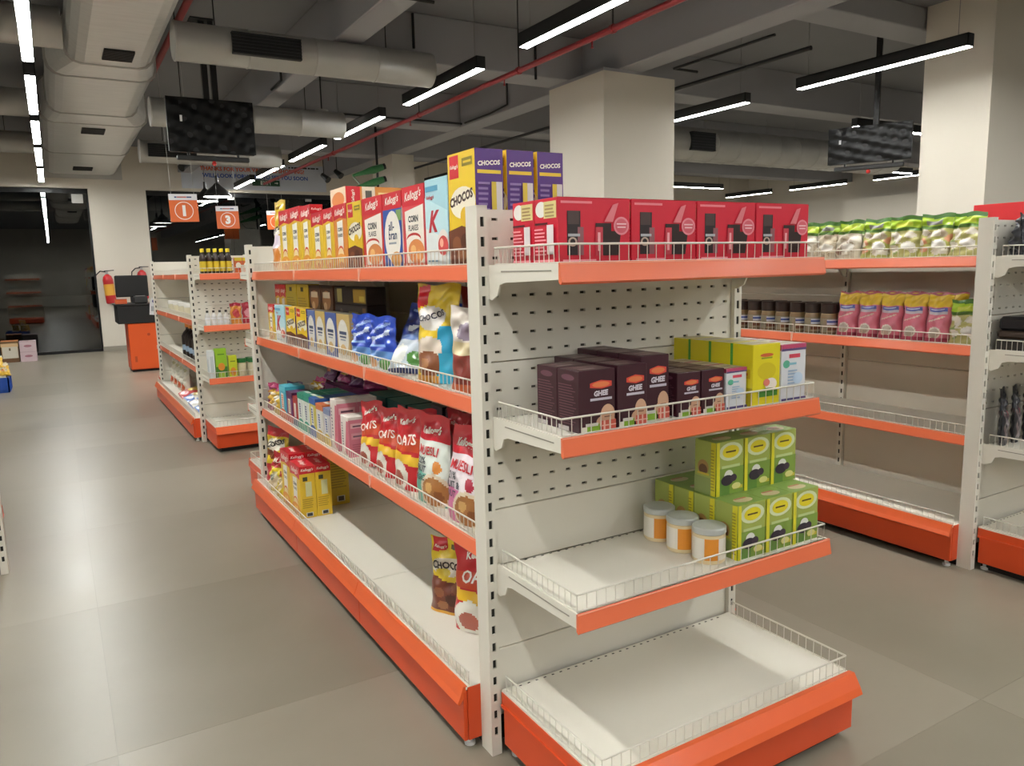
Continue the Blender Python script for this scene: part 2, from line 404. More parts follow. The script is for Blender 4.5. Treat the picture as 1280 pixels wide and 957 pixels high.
for x, y, L, lab in ((8.55, 6.17, 1.55, 'crosswise lamp ending at the wide right column'), (8.76, 9.02, 1.6, 'crosswise lamp just right of the square column'),
                     (11.3, 12.45, 1.5, 'low crosswise lamp farthest back, right of the square column'), (10.86, 9.06, 1.5, 'crosswise lamp half hidden by the right wrapped screen'),
                     (13.0, 9.06, 1.3, 'short crosswise lamp beyond the right wrapped screen'), (11.2, 6.17, 1.5, 'crosswise lamp behind the wide right column'),
                     (9.3, 2.2, 1.5, 'crosswise lamp out of sight right of the wide column')):
    lamp(x, y, L, 'x', lab)
row(9.4, [(-2.8, -1.25), (-.7, .85)], 'unseen right rear pair added for frontal light')  # pair behind the camera, unseen, added to brighten the shelving fronts
row(-6.2, [(-2.8, -1.25), (-.7, .85), (1.4, 2.95), (3.5, 5.05), (5.7, 7.2), (7.9, 9.4)], 'unseen far-left row added to light shelf backs')  # added beyond view so low light reaches under the top shelf
row(-3.1, [(-4.9, -3.35), (-2.8, -1.25), (-.7, .85), (1.4, 2.95), (3.5, 5.05), (5.7, 6.9)], 'row over the left neighbouring aisle')  # two rearmost spans added out of view for more frontal light
# ------------------------------------------------------------------ ducts and pipes
def big_duct():
    t = thing('air_duct', 'big silver sheet-metal duct running to the shopfront wall', 'duct', (0, 0, 3.1))
    def sec(xa, xb, h=.47):
        c = .13; pts = []
        for cx, cz, a0 in ((xb-c, c, -90), (xb-c, h-c, 0), (xa+c, h-c, 90), (xa+c, c, 180)):
            for k in range(4):
                a = math.radians(a0 + 30*k); pts.append((cx + c*math.cos(a), cz + c*math.sin(a)))
        return pts
    def seg(y0, s0, y1, s1):
        a, b = sec(*s0), sec(*s1); n = len(a)
        vs = [(p[0], y0, p[1]) for p in a] + [(p[0], y1, p[1]) for p in b]
        return MB().add(vs, [(i, n+i, n+(i+1) % n, (i+1) % n) for i in range(n)], STEEL)
    A, B_, D = (.27, .93, .42), (.13, 1.0, .45), (.06, 1.16, .5)
    for y0, s0, y1, s1 in ((2.0, A, 4.8, A), (4.8, A, 7.6, A), (7.6, A, 8.1, B_), (8.1, B_, 9.9, B_), (9.9, B_, 10.5, D), (10.5, D, 13.0, D), (13.0, D, YW, D)):
        link('duct_section', seg(y0, s0, y1, s1).mesh('duct_section'), t)
        for yy, s in ((y0, s0),):
            a, b = sec(s[0]-.018, s[1]+.018, s[2]+.018), sec(*s); n = len(a)
            f = MB(); vs = [(p[0], yy-.012, p[1]-.009) for p in a] + [(p[0], yy+.012, p[1]-.009) for p in a]
            f.add(vs, [(i, n+i, n+(i+1) % n, (i+1) % n) for i in range(n)] + [list(range(n))[::-1], list(range(n, 2*n))], STEEL2)
            link('flange', f.mesh('flange'), t)
    link('wall_plate', MB().box(.02, 1.24, YW-.03, YW-.002, -.07, .519, STEEL2).mesh('wall_plate'), t)
    for x, y, wx, wy in ((.63, 7.2, .22, .32), (.6, 10.95, .25, .38), (.6, 14.7, .28, .4)):
        g = MB(); g.box(x-wx/2, x+wx/2, y-wy/2, y+wy/2, -.014, .004, BLACK)
        for k in range(9): g.box(x-wx/2, x+wx/2, y-wy/2+wy*k/9+.006, y-wy/2+wy*k/9+.016, -.02, -.013, HOUSING)
        link('grille', g.mesh('grille'), t)
big_duct()
def round_duct(y, z, xa, xb, r, label, grilles=(), name='spiral_duct', m=STEEL2):
    t = thing(name, label, 'duct', (xa, y, z))
    n = max(2, int((xb-xa)/.42)); L = (xb-xa)/n
    me = MB()
    me.tube([(0, 0, 0), (.006, 0, 0), (.012, 0, 0), (L-.006, 0, 0), (L, 0, 0)], [r, r+.006, r, r, r], m, 20, cap=False); me = me.mesh('duct_section')
    for i in range(n): link('duct_section', me, t, (i*L, 0, 0))
    for k, rr in ((0, -1), (xb-xa, 1)): link('end_cap', MB().tube([(k-.004, 0, 0), (k+.004, 0, 0)], r+.002, m, 20).mesh('end_cap'), t)
    for a, b in grilles:
        g = MB(); h = r*.9
        g.box(a-xa, b-xa, -r-.02, -r*.55, -h*.62, h*.62, BLACK)
        for i in range(7): g.box(a-xa, b-xa, -r-.027, -r-.02, -h*.6+i*h*.19, -h*.6+i*h*.19+.008, HOUSING)
        link('grille', g.mesh('grille'), t)
    for x in (.3, (xb-xa)-.4): link('hanger', MB().tube([(x, 0, r), (x, 0, ZC-z)], .005, HOUSING, 5).mesh('hanger'), t)
round_duct(6.42, 3.05, .94, 3.02, .14, 'grey spiral duct nearest the camera with a long black grille', ((1.33, 1.85),))
round_duct(8.62, 2.94, .99, 2.95, .14, 'grey spiral duct behind the left wrapped screen')
round_duct(11.6, 2.98, 1.16, 3.0, .15, 'grey spiral duct low in front of the banner', ((1.25, 1.85),))
round_duct(7.2, 3.25, -2.9, .24, .15, 'left branch duct nearest the camera beside the lamp row', ((-1.6, -.9),))
round_duct(10.3, 3.25, -3.3, .02, .15, 'left branch duct second from the camera', ((-1.5, -.7),))
round_duct(13.3, 3.26, -3.3, 0.02, .15, 'left branch duct closest to the shopfront', ((-1.7, -.9),))
round_duct(8.35, 3.0, 7.0, 12.6, .22, 'wide grey duct right of the square column', ((7.75, 8.2),), m=STEEL2)
round_duct(10.42, 3.3, 7.6, 15.5, .2, 'long grey duct far right above the pale wall', ((9.6, 10.3),), m=STEEL2)
def pipe(path, r, label, m=RED, name='sprinkler_pipe', drops=()):
    t = thing(name, label, 'pipe', path[0])
    o = Vector(path[0]); link('pipe_run', MB().tube([Vector(p) - o for p in path], r, m, 10).mesh('pipe_run'), t)
    for p in drops:
        q = Vector(p) - o
        link('hanger', MB().tube([q, q + Vector((0, 0, ZC - p[2]))], .006, HOUSING, 5).mesh('hanger'), t)
        link('clamp', MB().tube([q + Vector((0, -.015, 0)), q + Vector((0, .015, 0))], r*1.35, m, 10).mesh('clamp'), t)
        link('sprinkler_head', MB().lathe([(0, -.075), (.014, -.07), (.006, -.055), (.008, -r), (.012, 0)], m, 8, q.x, q.y+.25).mesh('sprinkler_head'), t, (0, 0, q.z))
pipe([(3.62, -1.5, 3.0), (3.62, 15.2, 3.0)], .024, 'long dark red sprinkler pipe above the main shelving', RED, drops=[(3.62, y, 3.0) for y in (2.2, 4.6, 5.9, 8.0, 11)])
pipe([(1.12, 5.0, 3.45), (1.12, 9.5, 3.45)], .03, 'dark red pipe beside the big silver duct', RED, drops=[(1.12, 7.5, 3.45)])
pipe([(5.75, 4.6, 3.12), (5.75, 13, 3.12)], .02, 'thin dark pipe right of the square column', HOUSING, drops=[(5.75, 8, 3.12)])
# ------------------------------------------------------------------ wrapped screens
def screen(loc, rotz, w, h, label, poles):
    t = thing('hanging_screen', label, 'screen', loc, (0, 0, rotz))
    b = MB(); nu, nv = 48, 30; vs = []; rnd = random.Random(3)
    for j in range(nv+1):
        for i in range(nu+1):
            u, v = i/nu, j/nv
            y = -.036 - .005*abs(math.sin(9*u + 5*v*math.sin(3*u))) - .003*math.sin(23*v + 14*u) - .002*math.sin(41*u - 17*v)
            vs.append(((u-.5)*w, y, v*h))
    b.add(vs, [(j*(nu+1)+i, j*(nu+1)+i+1, (j+1)*(nu+1)+i+1, (j+1)*(nu+1)+i) for j in range(nv) for i in range(nu)], PLASTIC, True)
    link('plastic_wrap', b.mesh('plastic_wrap'), t)
    link('screen_body', MB().box(-w/2, w/2, -.035, .03, .0, h, BLACK, .01).mesh('screen_body'), t)
    link('speaker_bar', MB().box(-w*.42, w*.42, -.03, .02, -.07, -.025, HOUSING, .008).box(-w*.3, -w*.28, -.02, .01, -.03, .01, HOUSING).box(w*.28, w*.3, -.02, .01, -.03, .01, HOUSING).mesh('speaker_bar'), t)
    link('indicator_lamp', MB().lathe([(0, -.115), (.018, -.105), (.022, -.09), (.012, -.072)], mat('#b8322e', .3), 10, 0, -.012).mesh('indicator_lamp'), t)
    link('sticker', MB().box(-w*.36, -w*.335, -.06, -.055, h*.55, h*.66, mat('#cfcfcf', .5)).mesh('sticker'), t)
    for x in poles: link('ceiling_pole', MB().box(x-.025, x+.025, .0, .05, h*.5, ZC-loc[2], BLACK).mesh('ceiling_pole'), t)
    link('pole_plate', MB().box(poles[0]-.1, poles[0]+.1, -.06, .1, ZC-loc[2]-.012, ZC-loc[2]-.001, BLACK).mesh('pole_plate'), t)
screen((1.4, 7.75, 2.44), .0, .76, .48, 'black plastic-wrapped screen hanging left above the aisle', (-.02, .06))
screen((7.25, 5.05, 2.3), -1.15, .78, .36, 'black plastic-wrapped screen hanging right beside the wide column', (.05,))
# ------------------------------------------------------------------ pendants, signs, banner
def pendant(x, y, z, r, label):
    t = thing('pendant_lamp', label, 'lamp', (x, y, z), group='black pendant lamps over the checkout')
    link('shade', MB().lathe([(r, 0), (r*.98, .015), (r*.72, .09), (r*.3, .16), (r*.12, .2), (r*.1, .3), (0, .31)], mat('#242221', .35, .2), 24).mesh('shade'), t)
    link('diffuser', MB().lathe([(0, .004), (r*.95, .004), (r*.95, .012), (0, .012)], emit('pendant_diffuser', '#fff8ec', 22), 24).mesh('diffuser'), t)
    link('cord', MB().tube([(0, 0, .3), (0, 0, ZC-z)], .004, BLACK, 5).mesh('cord'), t)
pendant(2.18, 12.0, 2.44, .2, 'black pendant lamp, the front one over the checkout')
pendant(2.18, 13.0, 2.46, .19, 'black pendant lamp, the rear one half behind sign 1')
def sign(x, y, z, s, num, label):
    t = thing('aisle_sign', label, 'sign', (x, y, z), (0, -.02, 0), 'hanging checkout number signs')
    h = s*1.02
    link('board', MB().box(-s/2, s/2, -.003, .003, 0, h, card('#d9662c'), .001).mesh('board'), t)
    link('header_band', MB().box(-s/2, s/2, -.0045, -.003, h*.78, h, card('#dcdce0')).mesh('header_band'), t)
    pr = MB(); W = s
    for a, b, c in ((.2, .28, '#22306e'), (.29, .62, '#b85a5a'), (.63, .8, '#28366e')):
        pr.box((a-.5)*W, (b-.5)*W, -.0052, -.0045, h*.865, h*.91, card(c))
    link('header_print', pr.mesh('header_print'), t)
    rg = MB(); n = 32; ro, ri = s*.33, s*.305; cz = h*.4; vs = []
    for k in range(n):
        a = 2*PI*k/n; vs += [(ro*math.cos(a), -.0042, cz+ro*math.sin(a)), (ri*math.cos(a), -.0042, cz+ri*math.sin(a))]
    rg.add(vs, [(2*k, 2*((k+1) % n), 2*((k+1) % n)+1, 2*k+1) for k in range(n)], card('#f1e8df'))
    link('ring', rg.mesh('ring'), t)
    if num:
        v, f, asp = glyphs(num, 0, .06); hh = s*.4
        link('lettering', MB().add([(a*hh, -.0046, cz+b*hh) for a, b in v], f, card('#eeeae6')).mesh('lettering'), t)
    for xx in (-s*.4, s*.4): link('wire', MB().tube([(xx, 0, h), (xx, 0, ZC-z)], .0015, STEEL2, 4).mesh('wire'), t)
sign(1.285, 9.0, 1.895, .285, '1', 'orange hanging sign with the numeral one, nearest of the row')
sign(2.11, 11.0, 1.935, .29, '3', 'orange hanging sign with the numeral three in a ring')
sign(3.45, 13.8, 2.08, .31, '', 'orange hanging sign partly hidden behind the yellow bag')
t = thing('wall_banner', 'pale blue wall banner with orange and blue thank-you lettering', 'banner', (3.58, YW-.006, 2.92))
link('cloth', MB().box(-1.36, 1.36, -.004, .005, 0, .5, card('#c5cbd6')).mesh('cloth'), t)
for txt, x, z, wm, hm, c in (('THANKS FOR YOUR VALUABLE SHOPPING!', -.05, .375, 1.95, .12, '#d8531f'), ('WILL LOOK FORWARD TO SEE YOU SOON', 0.0, .25, 1.98, .13, '#1f50b4')):
    v, f, asp = glyphs(txt, 0, .03); hh = min(hm, wm/asp)
    sx = wm/asp/hh if asp*hh < wm else 1
    link('lettering', MB().add([(x+a*hh*sx, -.006, z+b*hh) for a, b in v], f, card(c)).mesh('lettering'), t)
sm = MB()
for k in range(11): sm.box(.62+k*.055, .62+k*.055+.035+.01*(k % 3), -.006, -.004, .435, .465, card('#2b3038'))
link('small_print', sm.mesh('small_print'), t)
t = thing('exit_sign', 'small green exit sign below the banner lettering', 'sign', (3.74, YW-.05, 3.0))
link('board', MB().box(-.26, .26, -.012, .012, 0, .11, card('#1e4a33'), .003).mesh('board'), t)
v, f, asp = glyphs('EXIT', 0, .02); link('lettering', MB().add([(a*.075, -.0135, .055+b*.075) for a, b in v], f, card('#dfe8de')).mesh('lettering'), t)
link('arrow', MB().add([(.16, -.0135, .05), (.2, -.0135, .05), (.2, -.0135, .035), (.23, -.0135, .057), (.2, -.0135, .08), (.2, -.0135, .064), (.16, -.0135, .064)], [list(range(7))], card('#dfe8de')).mesh('arrow'), t)
link('bracket', MB().box(-.2, -.18, .012, .049, .03, .07, STEEL2).box(.18, .2, .012, .049, .03, .07, STEEL2).mesh('bracket'), t)
def spot(x, y, z, label, dirx=.5):
    t = thing('ceiling_spotlight', label, 'spotlight', (x, y, z), group='small black spotlights near the banner')
    link('rod', MB().tube([(0, 0, .02), (0, 0, ZC-z)], .007, BLACK, 6).mesh('rod'), t)
    link('head', MB().tube([(-.05*dirx, .02, .02), (.06*dirx, -.05, -.05), (.1*dirx, -.08, -.08)], [.035, .05, .06], HOUSING, 12).mesh('head'), t)
spot(1.98, 13.2, 3.05, 'small black spotlight left of the banner', -1); spot(4.15, 13.2, 2.95, 'small black spotlight in front of the banner text')
spot(4.45, 13.4, 3.05, 'small black spotlight at the right end of the banner')
t = thing('downlight', 'small round ceiling downlight above the middle lamp row', 'lamp', (2.85, 9.0, 3.12))
link('rim', MB().lathe([(.055, 0), (.075, .003), (.075, .05), (0, .05)], STEEL2, 18).mesh('rim'), t)
link('diffuser', MB().lathe([(0, .002), (.055, .002), (.055, .01)], emit('downlight_diffuser', '#fff6e8', 12), 18).mesh('diffuser'), t)
link('stem', MB().tube([(0, 0, .05), (0, 0, ZC-3.12)], .008, HOUSING, 6).mesh('stem'), t)
t = thing('twin_spotlight', 'green twin spotlights on a dark pole by the far column', 'spotlight', (4.38, 11.6, 2.56))
GREEN = mat('#3f7a4a', .3, 0, .35, 30)
link('pole', MB().tube([(.12, 0, -.15), (.12, 0, ZC-2.56)], .02, BLACK, 8).mesh('pole'), t)
for dz in (.1, .29):
    a = link('spot_head', MB().tube([(-.28, 0, dz-.08), (-.12, 0, dz-.03), (.05, -.02, dz+.02), (.2, -.03, dz+.07)], [.02, .035, .06, .05], GREEN, 12).mesh('spot_head'), t)
    link('lens', MB().tube([(.2, -.03, dz+.07), (.24, -.035, dz+.083)], .045, BLACK, 12).mesh('lens'), a)
    link('arm', MB().tube([(-.28, 0, dz-.08), (-.16, .0, dz-.22), (.1, 0, dz-.24)], .012, mat('#8f9a8a', .4), 6).mesh('arm'), t)

# ================================================================== shelving
HG = 1.482
def post_mesh():
    m = MB(); m.box(-.0115, .0115, -.0255, .0255, .02, HG-.01, SLOT)
    m.box(-.015, -.0115, -.03, .03, 0, HG, CREAM); m.box(.0115, .015, -.03, .03, 0, HG, CREAM)
    m.box(-.015, .015, -.03, .03, HG-.002, HG+.002, CREAM)
    for s in (-1, 1):
        ya, yb = (-.03, -.0255) if s < 0 else (.0255, .03)
        m.box(-.0115, -.0055, ya, yb, 0, HG, CREAM); m.box(.0055, .0115, ya, yb, 0, HG, CREAM)
        z = 0.0
        for k in range(29):
            z1 = .06 + k*.049
            m.box(-.0055, .0055, ya, yb, z, z1, CREAM); z = z1 + .024
        m.box(-.0055, .0055, ya, yb, z, HG, CREAM)
    return m.mesh('post')
POST = post_mesh()
FOOT = MB().lathe([(0, 0), (.016, 0), (.016, .008), (.008, .01), (.008, .045), (.012, .05)], mat('#d8d8d4', .35, .1), 10).mesh('levelling_foot')
def perforated(w, h, nx, nz, m=CREAM):
    """sheet panel facing -Y with punched slots, local origin bottom centre"""
    b = MB(); cw, ch = w/nx, h/nz; hw, hh = .0085, .0035; t = .004
    b.box(-w/2, w/2, .003, .012, .001, h-.001, HOLE)
    for i in range(nx):
        for j in range(nz):
            x0, z0 = -w/2+i*cw, j*ch; x1, z1 = x0+cw, z0+ch; cx, cz = (x0+x1)/2, (z0+z1)/2
            o = [(x0, -t, z0), (x1, -t, z0), (x1, -t, z1), (x0, -t, z1)]
            n = [(cx-hw, -t, cz-hh), (cx+hw, -t, cz-hh), (cx+hw, -t, cz+hh), (cx-hw, -t, cz+hh)]
            d = [(x, .003, z) for x, y, z in n]
            b.add(o+n+d, [(0, 1, 5, 4), (1, 2, 6, 5), (2, 3, 7, 6), (3, 0, 4, 7), (4, 5, 9, 8), (5, 6, 10, 9), (6, 7, 11, 10), (7, 4, 8, 11)], m)
    b.box(-w/2, w/2, .012, .0145, 0, h, m)
    b.box(-w/2, w/2, -t, .012, 0, .0012, m); b.box(-w/2, w/2, -t, .012, h-.0012, h, m)
    b.box(-w/2-.001, -w/2, -t, .0145, 0, h, m); b.box(w/2, w/2+.001, -t, .0145, 0, h, m)
    return b.mesh('perforated_panel')
def plain(w, h, m=CREAM): return MB().box(-w/2, w/2, -.004, .0145, 0, h, m, .002).mesh('plain_panel')
PZ = (.105, .302, .696, 1.09, HG-.004)
PW = .868
PANELS = [plain(PW, PZ[1]-PZ[0]-.003), plain(PW, PZ[2]-PZ[1]-.003), perforated(PW, PZ[3]-PZ[2]-.003, 16, 8), perforated(PW, PZ[4]-PZ[3]-.003, 16, 8)]
def guard_run(m, pa, pb, h, n, r=.0013):
    """wire fence between two points: two rails and n uprights"""
    pa, pb = Vector(pa), Vector(pb)
    for z, rr in ((h, .0027), (.005, .0017)):
        m.tube([pa + Vector((0, 0, z)), pb + Vector((0, 0, z))], rr, WIRE, 5)
    for k in range(n+1):
        p = pa.lerp(pb, k/n); m.tube([p, p + Vector((0, 0, h))], r, WIRE, 4, cap=False)
def bracket_prism(m, x0, x1, yfront, yback, z):
    """side flange of a shelf with its hooked heel at the back"""
    pts = [(yfront, z), (yback, z), (yback, z-.085), (yback-.012, z-.088), (yback-.04, z-.075), (yback-.052, z-.05), (yback-.075, z-.044), (yfront, z-.036)]
    m.prism(pts, 'x', x0, x1, CREAM)
def cap_shelf(dep, hw=.432, guard=True):
    """end-unit shelf facing -Y; origin at panel plane, deck top at z=0"""
    d = MB(); yb = -.032
    d.box(-hw+.003, hw-.003, -dep+.004, yb, -.004, 0, CREAM); d.box(-hw+.003, hw-.003, -dep+.004, -dep+.01, -.03, 0, CREAM)
    d.box(-hw+.003, hw-.003, yb-.006, yb, -.03, 0, CREAM)
    for k in range(3): d.box(-hw+.003, hw-.003, -dep+.09+k*.1, -dep+.105+k*.1, -.02, -.003, CREAM2)
    for x in (-hw+.05+.0268*k for k in range(29)): d.box(x, x+.008, yb-.012, yb-.008, -.0005, .0004, SLOT)
    br = []
    for s in (-1, 1):
        b = MB(); bracket_prism(b, s*hw - .0025, s*hw + .0025, -dep, yb+.002, .004)
        b.box(s*hw-.0035 if s < 0 else s*hw+.0025, s*hw-.0025 if s < 0 else s*hw+.0035, -dep+.03, yb-.06, -.014, -.011, mat('#8f8a7e', .6)); br.append(b.mesh('bracket'))
    st = MB().prism([(-dep, .004), (-dep-.005, .005), (-dep-.013, -.038), (-dep-.007, -.043), (-dep, -.038)], 'x', -hw-.004, hw+.004, STRIP)
    st.box(-hw-.004, hw+.004, -dep-.0068, -dep-.0052, .0015, .0035, mat('#f2a488', .2, 0, 0, coat=.5))
    g = MB(); guard_run(g, (-hw+.004, -dep+.008, 0), (hw-.004, -dep+.008, 0), .045, 31)
    for s in (-1, 1): guard_run(g, (s*(hw-.004), yb-.02, 0), (s*(hw-.004), -dep+.008, 0), .045, 14)
    return d.mesh('deck'), br, st.mesh('price_strip'), g.mesh('wire_guard')
CAPS = {'a': cap_shelf(.343), 'c': cap_shelf(.395)}
def cap_base():
    d = MB(); hw = .432; dep = .5
    d.box(-hw, hw, -dep+.02, -.033, .183, .19, CREAM); d.box(-hw, -hw+.02, -dep+.02, -.033, .165, .184, CREAM); d.box(hw-.02, hw, -dep+.02, -.033, .165, .184, CREAM)
    for x in (-hw+.05+.0268*k for k in range(29)): d.box(x, x+.008, -.045, -.041, .1895, .1904, SLOT)
    k = MB().box(-hw+.004, hw-.004, -dep, -dep+.012, .032, .175, ORANGE, .002)
    st = MB().prism([(-dep+.02, .192), (-dep+.003, .194), (-dep-.018, .16), (-dep-.026, .142), (-dep-.02, .138), (-dep+.002, .165)], 'x', -hw-.002, hw+.002, LIP)
    sd = []
    for s in (-1, 1):
        xa, xb = (-hw, -hw+.01) if s < 0 else (hw-.01, hw)
        b = MB().box(xa, xb, -dep+.01, -.04, .032, .15, ORANGE, .002)
        b.box(xa - (.006 if s < 0 else 0), xb + (0 if s < 0 else .006), -dep+.012, -.036, .142, .15, ORANGE)
        b.box(xa+.002*s, xb+.002*s, -dep+.015, -.034, .15, .184, ORANGE); sd.append(b.mesh('side_panel'))
    pl = MB().box(-hw+.03, hw-.03, -dep+.03, -.04, .0, .06, BLACK)
    g = MB(); guard_run(g, (-hw+.006, -dep+.026, .19), (hw-.006, -dep+.026, .19), .045, 31)
    for s in (-1, 1): guard_run(g, (s*(hw-.006), -.05, .19), (s*(hw-.006), -dep+.026, .19), .045, 16)
    return d.mesh('base_deck'), k.mesh('kick_panel'), st.mesh('base_lip'), sd, pl.mesh('plinth'), g.mesh('wire_guard')
CBASE = cap_base()
def end_unit(xc, yp, rotz, label, decks=(1.333, .945, .548)):
    t = thing('end_shelf_unit', label, 'shelving', (xc, yp, 0), (0, 0, rotz), 'end shelf units with orange strips')
    for s in (-1, 1):
        link('post', POST, t, (s*.45, 0, 0)); link('levelling_foot', FOOT, t, (s*.4, -.055, 0))
    for me, z in zip(PANELS, PZ): link('back_panel', me, t, (0, -.012, z))
    for z, k in zip(decks, 'aac'):
        d, br, st, g = CAPS[k]
        o = link('shelf', d, t, (0, 0, z)); link('price_strip', st, o); link('wire_guard', g, o)
        for b in br: link('bracket', b, o)
    d, k, st, sd, pl, g = CBASE
    o = link('base_deck', d, t); link('wire_guard', g, o); link('kick_panel', k, t); link('base_lip', st, t); link('plinth', pl, t)
    for b in sd: link('side_panel', b, t)
    return t
_side = {}
def side_shelf(B):
    """shelf of one bay facing -X; y from 0 to B, spine at x=0, deck top z=0"""
    if B in _side: return _side[B]
    xf = -.44
    d = MB().box(xf, -.034, .002, B-.002, -.022, -.0, CREAM, .002)
    st = MB().prism([(xf, .002), (xf-.004, .003), (xf-.012, -.036), (xf-.007, -.042), (xf, -.036)], 'y', .002, B-.002, STRIP)
    st.box(xf-.0055, xf-.004, .002, B-.002, -.0015, .0005, mat('#f2a488', .2, 0, 0, coat=.5))
    cl = MB().box(xf-.0135, xf, -.004, .004, -.043, .004, mat('#e8b49c', .3))
    g = MB(); guard_run(g, (xf+.008, .006, 0), (xf+.008, B-.006, 0), .045, 33)
    br = MB()
    for y in (.004, B-.004): br.prism([(xf+.02, -.022), (-.034, -.022), (-.034, -.09), (-.06, -.085), (-.09, -.05), (xf+.02, -.034)], 'y', y-.002, y+.002, CREAM)
    bd = MB().box(-.51, -.034, .001, B-.001, .182, .19, CREAM)
    bl = MB().prism([(-.505, .192), (-.517, .193), (-.528, .163), (-.536, .146), (-.53, .141), (-.515, .16)], 'y', .0015, B-.0015, LIP)
    kk = MB().box(-.518, -.506, .001, B-.001, .03, .178, ORANGE, .002)
    pl = MB().box(-.455, -.04, .0, B, 0, .05, BLACK)
    bg = MB(); guard_run(bg, (-.497, .006, .19), (-.497, B-.006, .19), .04, 33)
    _side[B] = [x.mesh(n) for x, n in ((d, 'deck'), (st, 'price_strip'), (cl, 'strip_clip'), (g, 'wire_guard'), (br, 'bracket'), (bd, 'base_deck'), (bl, 'base_lip'), (kk, 'kick_panel'), (pl, 'plinth'), (bg, 'wire_guard'))]
    return _side[B]
def gondola(xc, y0, n, B, label, decks, sides=(0, 1)):
    t = thing('gondola_shelving', label, 'shelving', (xc, y0, 0), group='double-sided shelving rows with orange strips')
    for k in range(n+1):
        yy = min(max(k*B, .016), n*B-.016)
        link('post', POST, t, (0, yy, 0), (0, 0, PI/2))
    pm = MB().box(-.012, .012, .018, B-.018, 0, .343, CREAM2, .003).mesh('back_panel')
    for k in range(n):
        for j in range(4): link('back_panel', pm, t, (0, k*B, .1 + j*.3455))
    d, st, cl, g, br, bd, bl, kk, pl, bg = side_shelf(B)
    for s in sides:
        R_ = (0, 0, PI*s)
        for k in range(n):
            yy = k*B if s == 0 else (k+1)*B
            for z in decks:
                o = link('shelf', d, t, (0, yy, z), R_); link('price_strip', st, o); link('wire_guard', g, o); link('bracket', br, o)
                if k > 0: link('strip_clip', cl, o, (0, 0 if s == 0 else B, 0))
            o = link('base_deck', bd, t, (0, yy, 0), R_); link('wire_guard', bg, o)
            link('base_lip', bl, t, (0, yy, 0), R_); link('kick_panel', kk, t, (0, yy, 0), R_); link('plinth', pl, t, (0, yy, 0), R_)
        q = -1 if s == 0 else 1
        for yy in (0, n*B):
            e = MB().box(min(q*.505, q*.46), max(q*.505, q*.46), yy if yy == 0 else yy - .006, yy + .006 if yy == 0 else yy, .03, .188, ORANGE, .001)
            link('end_plate', e.mesh('end_plate'), t); link('levelling_foot', FOOT, t, (q*.488, yy + (.03 if yy == 0 else -.03), 0))
    return t
DM = (1.336, .985, .585)
BM = .855
XM, YM = 1.38, 1.765
gondola(XM, YM, 3, BM, 'main shelving row stocked with cereal, centre of the shop', DM)
end_unit(XM, YM-.03, 0, 'nearest end unit holding red gift packs and green boxes')
end_unit(XM, YM+3*BM+.03, PI, 'end unit at the far end of the cereal shelving')
XR, BR = 3.73, .92
DR = (1.328, .957, .572)
gondola(XR, YM, 3, BR, 'right-hand shelving row with seed bags and pink packs', DR)
end_unit(XR, YM-.03, 0, 'end unit at the right edge holding black goods', (1.325, .945, .548))
end_unit(XR, YM+3*BR+.03, PI, 'far end unit of the right-hand shelving row')
YG = 6.52
gondola(XM, YG, 3, BM, 'small far shelving row near the checkout', (1.333, .965, .585))
end_unit(XM, YG-.03, 0, 'end unit of the far row holding yellow-capped bottles')
end_unit(XM, YG+3*BM+.03, PI, 'rearmost end unit facing the shopfront')
end_unit(-.765, 4.09, PI, 'end unit cut off by the left edge of the picture')

# ================================================================== goods: kinds of cartons and pouches
LOGO = "Kellogg's"
RD, YL, WH, BR_ = '#d0212e', '#e6c22c', '#efeade', '#6d3a22'
def corn(key, w, d, h, back='#e3bd31', acc='#e59a3c'):
    side = [R(0, .86, 1, 1, RD), T(LOGO, .5, .93, .8, .08, WH, .25), R(.2, .72, .5, .8, '#4a4a30'), R(.35, .42, .75, .7, '#d9d8a2')] + lines(.1, .9, .2, .4, 5, '#b99a28') + [R(.3, .03, .75, .11, '#d8d8d0'), R(.36, .04, .7, .1, '#3c3c3c')]
    return box_kind(key, w, d, h, back,
        F=[P([(0, .76), (.5, .8), (1, .76), (1, 1), (0, 1)], RD), T(LOGO, .5, .88, .82, .13, WH, .3, .06), P([(.3, .3), (.7, .3), (.72, .76), (.28, .74)], WH),
           T('CORN', .5, .62, .34, .1, '#2c2c2c', 0, 0, .05), T('FLAKES', .5, .53, .34, .07, '#2c2c2c'), E(.5, .27, .22, .1, '#d8442f'), E(.5, .24, .22, .1, '#f0d6a2'),
           E(.5, .13, .42, .12, acc), E(.4, .13, .1, .05, '#f0c86a'), E(.62, .15, .1, .05, '#f3d07c'), E(.52, .09, .12, .04, '#d9812e')], R=side, L=side,
        T=[R(0, 0, 1, 1, RD), T(LOGO, .5, .5, .6, .5, WH, .3)])
